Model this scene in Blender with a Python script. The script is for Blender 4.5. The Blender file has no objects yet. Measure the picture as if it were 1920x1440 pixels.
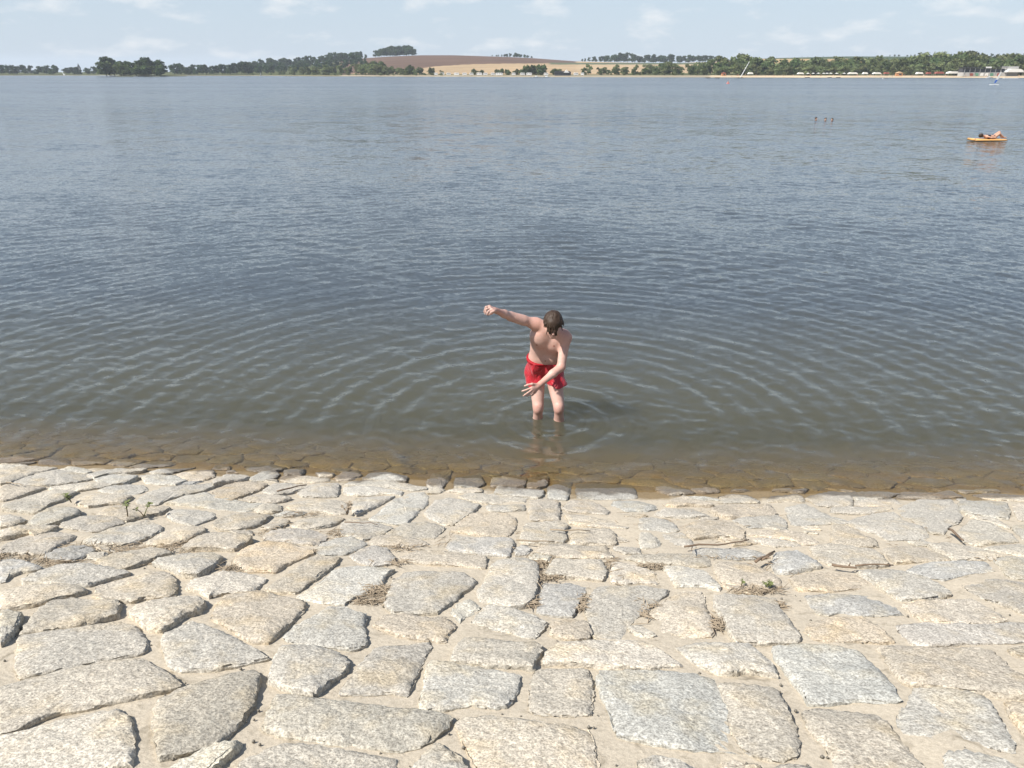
import bpy, bmesh, math, random
import numpy as np
from mathutils import Vector, Matrix
R = math.radians
random.seed(7); rng = np.random.default_rng(7)
scene = bpy.context.scene
col = scene.collection

# ------------------------------------------------------------------ camera
FPX, CAMH = 1423.0, 3.45                      # focal length in photo pixels, metres above the lake
PITCH = math.atan(583 / FPX)
cam_d = bpy.data.cameras.new('camera'); cam = bpy.data.objects.new('camera', cam_d); col.objects.link(cam)
cam_d.sensor_fit = 'HORIZONTAL'; cam_d.sensor_width = 36; cam_d.lens = 36 * FPX / 1920
cam_d.clip_start = 0.05; cam_d.clip_end = 20000
cam.location = (0, 0, CAMH); cam.rotation_euler = (math.pi / 2 - PITCH, 0, 0)
scene.camera = cam

# ------------------------------------------------------------------ sky, sun, exposure
SUN_EL, SUN_AZ = R(50), math.atan2(-0.87, -0.50)      # sun to the left, a little behind the camera
world = bpy.data.worlds.new('World'); scene.world = world; world.use_nodes = True
wn = world.node_tree; wn.nodes.clear()
def wnode(t, **k):
    n = wn.nodes.new(t)
    for a, b in k.items(): setattr(n, a, b)
    return n
sky = wnode('ShaderNodeTexSky', sky_type='NISHITA', sun_disc=False, sun_elevation=SUN_EL, sun_rotation=SUN_AZ % (2 * math.pi),
            altitude=200, air_density=1.0, dust_density=0.6, ozone_density=1.0)
tc = wnode('ShaderNodeTexCoord'); sep = wnode('ShaderNodeSeparateXYZ'); wn.links.new(tc.outputs['Generated'], sep.inputs[0])
zz = wnode('ShaderNodeMath', operation='MAXIMUM'); wn.links.new(sep.outputs['Z'], zz.inputs[0]); zz.inputs[1].default_value = 0.0
za = wnode('ShaderNodeMath', operation='ADD'); wn.links.new(zz.outputs[0], za.inputs[0]); za.inputs[1].default_value = 0.30
dx = wnode('ShaderNodeMath', operation='DIVIDE'); wn.links.new(sep.outputs['X'], dx.inputs[0]); wn.links.new(za.outputs[0], dx.inputs[1])
dy = wnode('ShaderNodeMath', operation='DIVIDE'); wn.links.new(sep.outputs['Y'], dy.inputs[0]); wn.links.new(za.outputs[0], dy.inputs[1])
cmb = wnode('ShaderNodeCombineXYZ'); wn.links.new(dx.outputs[0], cmb.inputs[0]); wn.links.new(dy.outputs[0], cmb.inputs[1])
cn = wnode('ShaderNodeTexNoise'); cn.inputs['Scale'].default_value = 5.2; cn.inputs['Detail'].default_value = 7; cn.inputs['Roughness'].default_value = 0.58
wn.links.new(cmb.outputs[0], cn.inputs['Vector'])
cr = wnode('ShaderNodeValToRGB'); cr.color_ramp.elements[0].position = 0.53; cr.color_ramp.elements[1].position = 0.76
wn.links.new(cn.outputs['Fac'], cr.inputs[0])
cf = wnode('ShaderNodeMath', operation='MULTIPLY_ADD'); wn.links.new(cr.outputs[0], cf.inputs[0]); cf.inputs[1].default_value = 0.60; cf.inputs[2].default_value = 0.04
mx = wnode('ShaderNodeMix', data_type='RGBA'); wn.links.new(cf.outputs[0], mx.inputs['Factor'])
wn.links.new(sky.outputs[0], mx.inputs['A']); mx.inputs['B'].default_value = (8.4, 8.2, 8.0, 1)
el = wnode('ShaderNodeMapRange', interpolation_type='SMOOTHSTEP'); wn.links.new(zz.outputs[0], el.inputs[0])        # pale summer haze low over the whole horizon
for i_, v_ in ((1, 0.0), (2, 0.34), (3, 0.86), (4, 0.0)): el.inputs[i_].default_value = v_
hz = wnode('ShaderNodeMix', data_type='RGBA'); wn.links.new(el.outputs[0], hz.inputs['Factor']); wn.links.new(sky.outputs[0], hz.inputs['A']); hz.inputs['B'].default_value = (4.3, 5.2, 6.25, 1)
wn.links.new(hz.outputs['Result'], mx.inputs['A'])
bgd = wnode('ShaderNodeBackground'); bgd.inputs['Strength'].default_value = 0.078
wn.links.new(mx.outputs['Result'], bgd.inputs['Color'])
wo = wnode('ShaderNodeOutputWorld'); wn.links.new(bgd.outputs[0], wo.inputs['Surface'])

sun_d = bpy.data.lights.new('sun', 'SUN'); sun = bpy.data.objects.new('sun', sun_d); col.objects.link(sun)
sun_d.energy = 5.0; sun_d.angle = R(0.53); sun_d.color = (1.0, 0.955, 0.89)
sdir = Vector((math.sin(SUN_AZ) * math.cos(SUN_EL), math.cos(SUN_AZ) * math.cos(SUN_EL), math.sin(SUN_EL)))
sun.rotation_euler = sdir.to_track_quat('Z', 'Y').to_euler(); sun.location = (-20, -10, 30)
vs = scene.view_settings
vs.view_transform = 'Standard'; vs.look = 'None'; vs.exposure = 0.74; vs.gamma = 1.0; vs.use_curve_mapping = False
scene.render.engine = 'CYCLES'
scene.cycles.max_bounces = 6; scene.cycles.transparent_max_bounces = 12; scene.cycles.volume_bounces = 0
scene.cycles.caustics_reflective = False; scene.cycles.caustics_refractive = False
scene.cycles.use_denoising = True

# ------------------------------------------------------------------ helpers
CAM = np.array([0, 0, CAMH]); FW = np.array([0, math.cos(PITCH), -math.sin(PITCH)]); UP = np.array([0, math.sin(PITCH), math.cos(PITCH)])
def ray(x, y): return np.array([1.0, 0, 0]) * (x - 960) / FPX + UP * (720 - y) / FPX + FW
def at_z(x, y, z=0.0): d = ray(x, y); return CAM + d * (z - CAMH) / d[2]          # survey point of the photo on a level
def at(x, y, Y): d = ray(x, y); return CAM + d * Y / d[1]                          # ... at a distance
def far_x(x, D): return D * (x - 960) / 1538.0
def far_z(y, D): return CAMH + (137 - y) * D / 1662.0

def tag(o, label=None, cat=None, group=None, kind=None):
    if label: o['label'] = label
    if cat: o['category'] = cat
    if group: o['group'] = group
    if kind: o['kind'] = kind
    return o
def empty(name, loc=(0, 0, 0), rz=0.0):
    o = bpy.data.objects.new(name, None); col.objects.link(o); o.location = loc; o.rotation_euler = (0, 0, rz)
    o.empty_display_size = 0.1
    return o
def mesh_obj(name, me, mat=None, parent=None, loc=None):
    o = bpy.data.objects.new(name, me); col.objects.link(o)
    if mat and not me.materials: me.materials.append(mat)
    if parent: o.parent = parent
    if loc is not None: o.location = loc
    return o
def np_mesh(name, V, F, smooth=True):
    """V (n,3), F (m,4) or (m,3) int arrays"""
    V = np.asarray(V, np.float32); F = np.asarray(F, np.int32); k = F.shape[1]
    me = bpy.data.meshes.new(name)
    me.vertices.add(len(V)); me.vertices.foreach_set('co', V.ravel())
    me.loops.add(F.size); me.loops.foreach_set('vertex_index', F.ravel())
    me.polygons.add(len(F)); me.polygons.foreach_set('loop_start', np.arange(0, F.size, k, dtype=np.int32))
    me.polygons.foreach_set('loop_total', np.full(len(F), k, np.int32))
    me.polygons.foreach_set('use_smooth', np.full(len(F), smooth, bool))
    me.update(calc_edges=True); me.validate()
    return me
def py_mesh(name, V, F, smooth=False):
    me = bpy.data.meshes.new(name); me.from_pydata([tuple(v) for v in V], [], F)
    if smooth: me.polygons.foreach_set('use_smooth', [True] * len(me.polygons))
    me.update(); return me
class MB:
    """collects boxes, tubes, prisms; build() links ONE mesh object"""
    def __init__(s): s.V = []; s.F = []
    def add(s, V, F):
        b = len(s.V); s.V += [tuple(map(float, v)) for v in V]; s.F += [tuple(b + i for i in f) for f in F]; return s
    def box(s, c, d, top=1.0):
        x, y, z = c; a, b, h = d[0] / 2, d[1] / 2, d[2] / 2
        V = [(x + i * a * t, y + j * b * t, z + k * h) for k, t in ((-1, 1), (1, top)) for i, j in ((-1, -1), (1, -1), (1, 1), (-1, 1))]
        return s.add(V, [(3, 2, 1, 0), (4, 5, 6, 7), (0, 1, 5, 4), (1, 2, 6, 5), (2, 3, 7, 6), (3, 0, 4, 7)])
    def tube(s, pts, radii, n=6):
        V = []; F = []; P = [Vector(p) for p in pts]
        if not hasattr(radii, '__len__'): radii = [radii] * len(P)
        for i, p in enumerate(P):
            t = (P[min(i + 1, len(P) - 1)] - P[max(i - 1, 0)]).normalized()
            a = t.cross(Vector((0.31, 0.17, 0.93))).normalized(); b = t.cross(a)
            V += [p + (a * math.cos(q) + b * math.sin(q)) * radii[i] for q in (2 * math.pi * k / n for k in range(n))]
        for i in range(len(P) - 1):
            F += [(i * n + k, i * n + (k + 1) % n, (i + 1) * n + (k + 1) % n, (i + 1) * n + k) for k in range(n)]
        F += [tuple(range(n))[::-1], tuple((len(P) - 1) * n + k for k in range(n))]
        return s.add(V, F)
    def prism(s, poly, y0, y1):
        """polygon in x,z extruded along y"""
        n = len(poly); V = [(x, y0, z) for x, z in poly] + [(x, y1, z) for x, z in poly]
        F = [tuple(range(n)), tuple(range(2 * n - 1, n - 1, -1))] + [(k, n + k, n + (k + 1) % n, (k + 1) % n) for k in range(n)]
        return s.add(V, F)
    def cone(s, c, r, h, n=10, r2=0.0):
        x, y, z = c; V = [(x + r * math.cos(2 * math.pi * k / n), y + r * math.sin(2 * math.pi * k / n), z) for k in range(n)]
        V += [(x + r2 * math.cos(2 * math.pi * k / n), y + r2 * math.sin(2 * math.pi * k / n), z + h) for k in range(n)]
        return s.add(V, [(k, (k + 1) % n, n + (k + 1) % n, n + k) for k in range(n)] + [tuple(range(n))[::-1], tuple(range(n, 2 * n))])
    def mesh(s, name, smooth=False): return py_mesh(name, s.V, s.F, smooth)
    def build(s, name, mat, parent=None, smooth=False, loc=None): return mesh_obj(name, s.mesh(name, smooth), mat, parent, loc)

# ---- materials
class NT:
    def __init__(s, name):
        s.m = bpy.data.materials.new(name); s.m.use_nodes = True; s.t = s.m.node_tree; s.t.nodes.clear()
        s.out = s.t.nodes.new('ShaderNodeOutputMaterial')
    def n(s, t, ins=None, **k):
        nd = s.t.nodes.new(t)
        for a, b in k.items(): setattr(nd, a, b)
        for a, b in (ins or {}).items():
            if isinstance(b, bpy.types.NodeSocket): s.t.links.new(b, nd.inputs[a])
            else: nd.inputs[a].default_value = b
        return nd
    def noise(s, vec, scale, detail=3, rough=0.5, out='Fac', dist=0.0):
        return s.n('ShaderNodeTexNoise', {'Vector': vec, 'Scale': scale, 'Detail': detail, 'Roughness': rough, 'Distortion': dist}).outputs[out]
    def ramp(s, fac, a, b, ca=(0, 0, 0, 1), cb=(1, 1, 1, 1)):
        r = s.n('ShaderNodeValToRGB', {0: fac}); e = r.color_ramp.elements
        e[0].position = a; e[1].position = b; e[0].color = ca; e[1].color = cb; return r.outputs[0]
    def math(s, op, a, b=0.0, c=0.0, clamp=False): return s.n('ShaderNodeMath', {0: a, 1: b, 2: c}, operation=op, use_clamp=clamp).outputs[0]
    def vmath(s, op, a, b=(0, 0, 0)): return s.n('ShaderNodeVectorMath', {0: a, 1: b}, operation=op).outputs[0]
    def mix(s, fac, a, b, mode='MIX'):
        nd = s.n('ShaderNodeMix', data_type='RGBA', blend_type=mode)
        for i, v in ((0, fac), (6, a), (7, b)):
            if isinstance(v, bpy.types.NodeSocket): s.t.links.new(v, nd.inputs[i])
            else: nd.inputs[i].default_value = v if i == 0 else (tuple(v) + (1,))[:4]
        return nd.outputs[2]
    def done(s, shader): s.t.links.new(shader, s.out.inputs['Surface']); return s.m
    def bsdf(s, **k):
        names = {'color': 'Base Color', 'rough': 'Roughness', 'normal': 'Normal', 'spec': 'Specular IOR Level', 'sss': 'Subsurface Weight', 'coat': 'Coat Weight', 'metal': 'Metallic', 'sheen': 'Sheen Weight'}
        b = s.n('ShaderNodeBsdfPrincipled')
        for a, v in k.items():
            i = b.inputs[names[a]]
            if isinstance(v, bpy.types.NodeSocket): s.t.links.new(v, i)
            else: i.default_value = v if not isinstance(v, tuple) else (v + (1,))[:4]
        return b
def c3(*v): return tuple(v) + (1,)
def plain(name, rgb, rough=0.6, var=0.12, scale=3.0, spec=0.3):
    t = NT(name); tcn = t.n('ShaderNodeTexCoord'); nz = t.noise(tcn.outputs['Object'], scale, 4)
    cm = t.mix(nz, tuple(v * (1 - var) for v in rgb), tuple(min(1, v * (1 + var)) for v in rgb))
    return t.done(t.bsdf(color=cm, rough=rough, spec=spec).outputs[0])

def vnoise(P, freq, seed=0):
    """cheap smooth pseudo noise in [-1,1] for shaping, P (...,2 or 3)"""
    r = np.random.default_rng(1000 + seed); out = 0
    for k in range(5):
        w = r.normal(size=P.shape[-1]); w *= freq * (0.7 + 0.6 * r.random()) * 6.28 / np.linalg.norm(w)
        out = out + np.sin(P @ w + r.random() * 6.28)
    return out / 3.2

# ------------------------------------------------------------------ the embankment surface
SHX = np.array([-30, -9, -4.92, -2.81, -0.78, 0, 1.13, 2.55, 4.54, 9, 30.]); SHY = np.array([6.9, 6.75, 6.46, 6.30, 6.08, 5.98, 5.87, 5.86, 5.85, 5.85, 5.8])
S_UP, S_DN = 0.31, 0.265
def shore_y(x): 
    x = np.asarray(x, float)
    return (np.interp(x - .6, SHX, SHY) + np.interp(x, SHX, SHY) + np.interp(x + .6, SHX, SHY)) / 3
def bank_z(x, y):
    d = shore_y(x) - y
    return np.where(d > 0, S_UP * d, np.maximum(S_DN * d, -7.0))
def bank_at(x, y, h=0.03):
    d = ray(x, y); lo, hi = 0.5, 40.0
    for _ in range(40):
        m = (lo + hi) / 2; q = CAM + d * m
        if q[2] > float(bank_z(q[0], q[1])) + h: lo = m
        else: hi = m
    return CAM + d * lo
# ------------------------------------------------------------------ materials of the bank
def granite():
    t = NT('granite'); tcn = t.n('ShaderNodeTexCoord'); oi = t.n('ShaderNodeObjectInfo'); geo = t.n('ShaderNodeNewGeometry')
    off = t.n('ShaderNodeVectorMath', {0: geo.outputs['Position'], 1: t.n('ShaderNodeCombineXYZ', {0: t.math('MULTIPLY', oi.outputs['Random'], 37.0), 1: t.math('MULTIPLY', oi.outputs['Random'], 11.0)}).outputs[0]}, operation='ADD').outputs[0]
    fine = t.noise(off, 105, 3, 0.7); mid = t.noise(off, 42, 4, 0.6); big = t.noise(off, 5, 4, 0.55); patch = t.noise(off, 1.7, 3, 0.5)
    c = oi.outputs['Color']
    sp = t.ramp(fine, 0.36, 0.60, c3(0.56, 0.55, 0.54), c3(1.16, 1.16, 1.15))
    c1 = t.mix(1.0, c, sp, 'MULTIPLY')
    sp2 = t.ramp(mid, 0.34, 0.62, c3(0.72, 0.71, 0.70), c3(1.13, 1.13, 1.12))
    c2 = t.mix(0.85, c1, sp2, 'MULTIPLY')
    c3_ = t.mix(t.ramp(big, 0.50, 0.72), c2, t.mix(1.0, c2, (1.08, 1.0, 0.86), 'MULTIPLY'))
    c4 = t.mix(t.ramp(patch, 0.42, 0.62), t.mix(1.0, c3_, (0.88, 0.89, 0.90), 'MULTIPLY'), c3_)
    # wet zone at the lake edge
    z = t.n('ShaderNodeSeparateXYZ', {0: geo.outputs['Position']}).outputs['Z']
    zw = t.math('ADD', z, t.math('MULTIPLY', t.math('SUBTRACT', t.noise(geo.outputs['Position'], 3.2, 4), 0.5), 0.20))
    dry = t.n('ShaderNodeMapRange', {0: zw, 1: 0.060, 2: 0.092}).outputs[0]
    algae = t.n('ShaderNodeMapRange', {0: zw, 1: -0.10, 2: 0.01}).outputs[0]
    wetc = t.mix(algae, t.mix(1.0, c4, (0.66, 0.55, 0.30), 'MULTIPLY'), t.mix(1.0, c4, (0.42, 0.375, 0.33), 'MULTIPLY'))
    cc = t.mix(dry, wetc, c4)
    rg = t.n('ShaderNodeMapRange', {0: dry, 3: 0.35, 4: 0.88}).outputs[0]
    h = t.math('ADD', t.math('MULTIPLY', fine, 0.30), t.math('ADD', t.math('MULTIPLY', mid, 0.9), t.math('MULTIPLY', big, 1.5)))
    bp = t.n('ShaderNodeBump', {'Height': h, 'Strength': 0.75, 'Distance': 0.011})
    return t.done(t.bsdf(color=cc, rough=rg, spec=0.3, normal=bp.outputs[0]).outputs[0])
def mortar():
    t = NT('mortar'); geo = t.n('ShaderNodeNewGeometry'); P = geo.outputs['Position']
    a = t.noise(P, 2.2, 5, 0.6); b = t.noise(P, 55, 3, 0.6); g = t.noise(P, 260, 2, 0.6); s = t.noise(P, 9, 4, 0.6, dist=1.0)
    base = t.mix(a, (0.42, 0.375, 0.30), (0.50, 0.435, 0.335))
    base = t.mix(1.0, base, t.ramp(b, 0.3, 0.7, c3(0.84, 0.83, 0.82), c3(1.08, 1.08, 1.08)), 'MULTIPLY')
    base = t.mix(t.ramp(s, 0.58, 0.74), base, (0.25, 0.215, 0.16))
    base = t.mix(1.0, base, t.ramp(g, 0.25, 0.6, c3(0.8, 0.8, 0.8), c3(1.05, 1.05, 1.05)), 'MULTIPLY')
    z = t.n('ShaderNodeSeparateXYZ', {0: P}).outputs['Z']
    zw = t.math('ADD', z, t.math('MULTIPLY', t.math('SUBTRACT', t.noise(P, 3.2, 4), 0.5), 0.20))
    dry = t.n('ShaderNodeMapRange', {0: zw, 1: 0.058, 2: 0.095}).outputs[0]
    cc = t.mix(dry, t.mix(1.0, base, (0.48, 0.41, 0.30), 'MULTIPLY'), base)
    h = t.math('ADD', t.math('MULTIPLY', b, 0.6), t.math('ADD', t.math('MULTIPLY', g, 0.25), t.math('MULTIPLY', s, 1.2)))
    bp = t.n('ShaderNodeBump', {'Height': h, 'Strength': 0.6, 'Distance': 0.008})
    return t.done(t.bsdf(color=cc, rough=0.92, spec=0.15, normal=bp.outputs[0]).outputs[0])
M_STONE, M_MORTAR = granite(), mortar()

# ground sheet of the bank: sandy mortar above the water, lake bed below it
xs = np.concatenate([np.linspace(-30, -8, 30), np.arange(-7.9, 7.9, 0.045), np.linspace(8, 30, 30)])
ys = np.concatenate([np.linspace(-9, 0.6, 24), np.arange(0.7, 7.6, 0.045), np.linspace(7.8, 33, 40), np.linspace(40, 120, 8)])
X, Y = np.meshgrid(xs, ys); P2 = np.stack([X, Y], -1)
Z = bank_z(X, Y) + 0.006 * vnoise(P2, 1.3, 1) + 0.004 * vnoise(P2, 4.0, 2) + 0.0025 * vnoise(P2, 11.0, 3)
Z = np.where(Y < -1.0, np.minimum(Z, bank_z(X, np.full_like(Y, -1.0)) + 0.02), Z)
def grid_faces(ny, nx):
    i = np.arange(ny * nx).reshape(ny, nx)
    return np.stack([i[:-1, :-1].ravel(), i[:-1, 1:].ravel(), i[1:, 1:].ravel(), i[1:, :-1].ravel()], -1)
bank = mesh_obj('embankment', np_mesh('embankment', np.stack([X, Y, Z], -1).reshape(-1, 3), grid_faces(*X.shape)), M_MORTAR)
tag(bank, 'pale sandy mortar bank sloping down under the lake water', None, None, 'structure')

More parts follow.
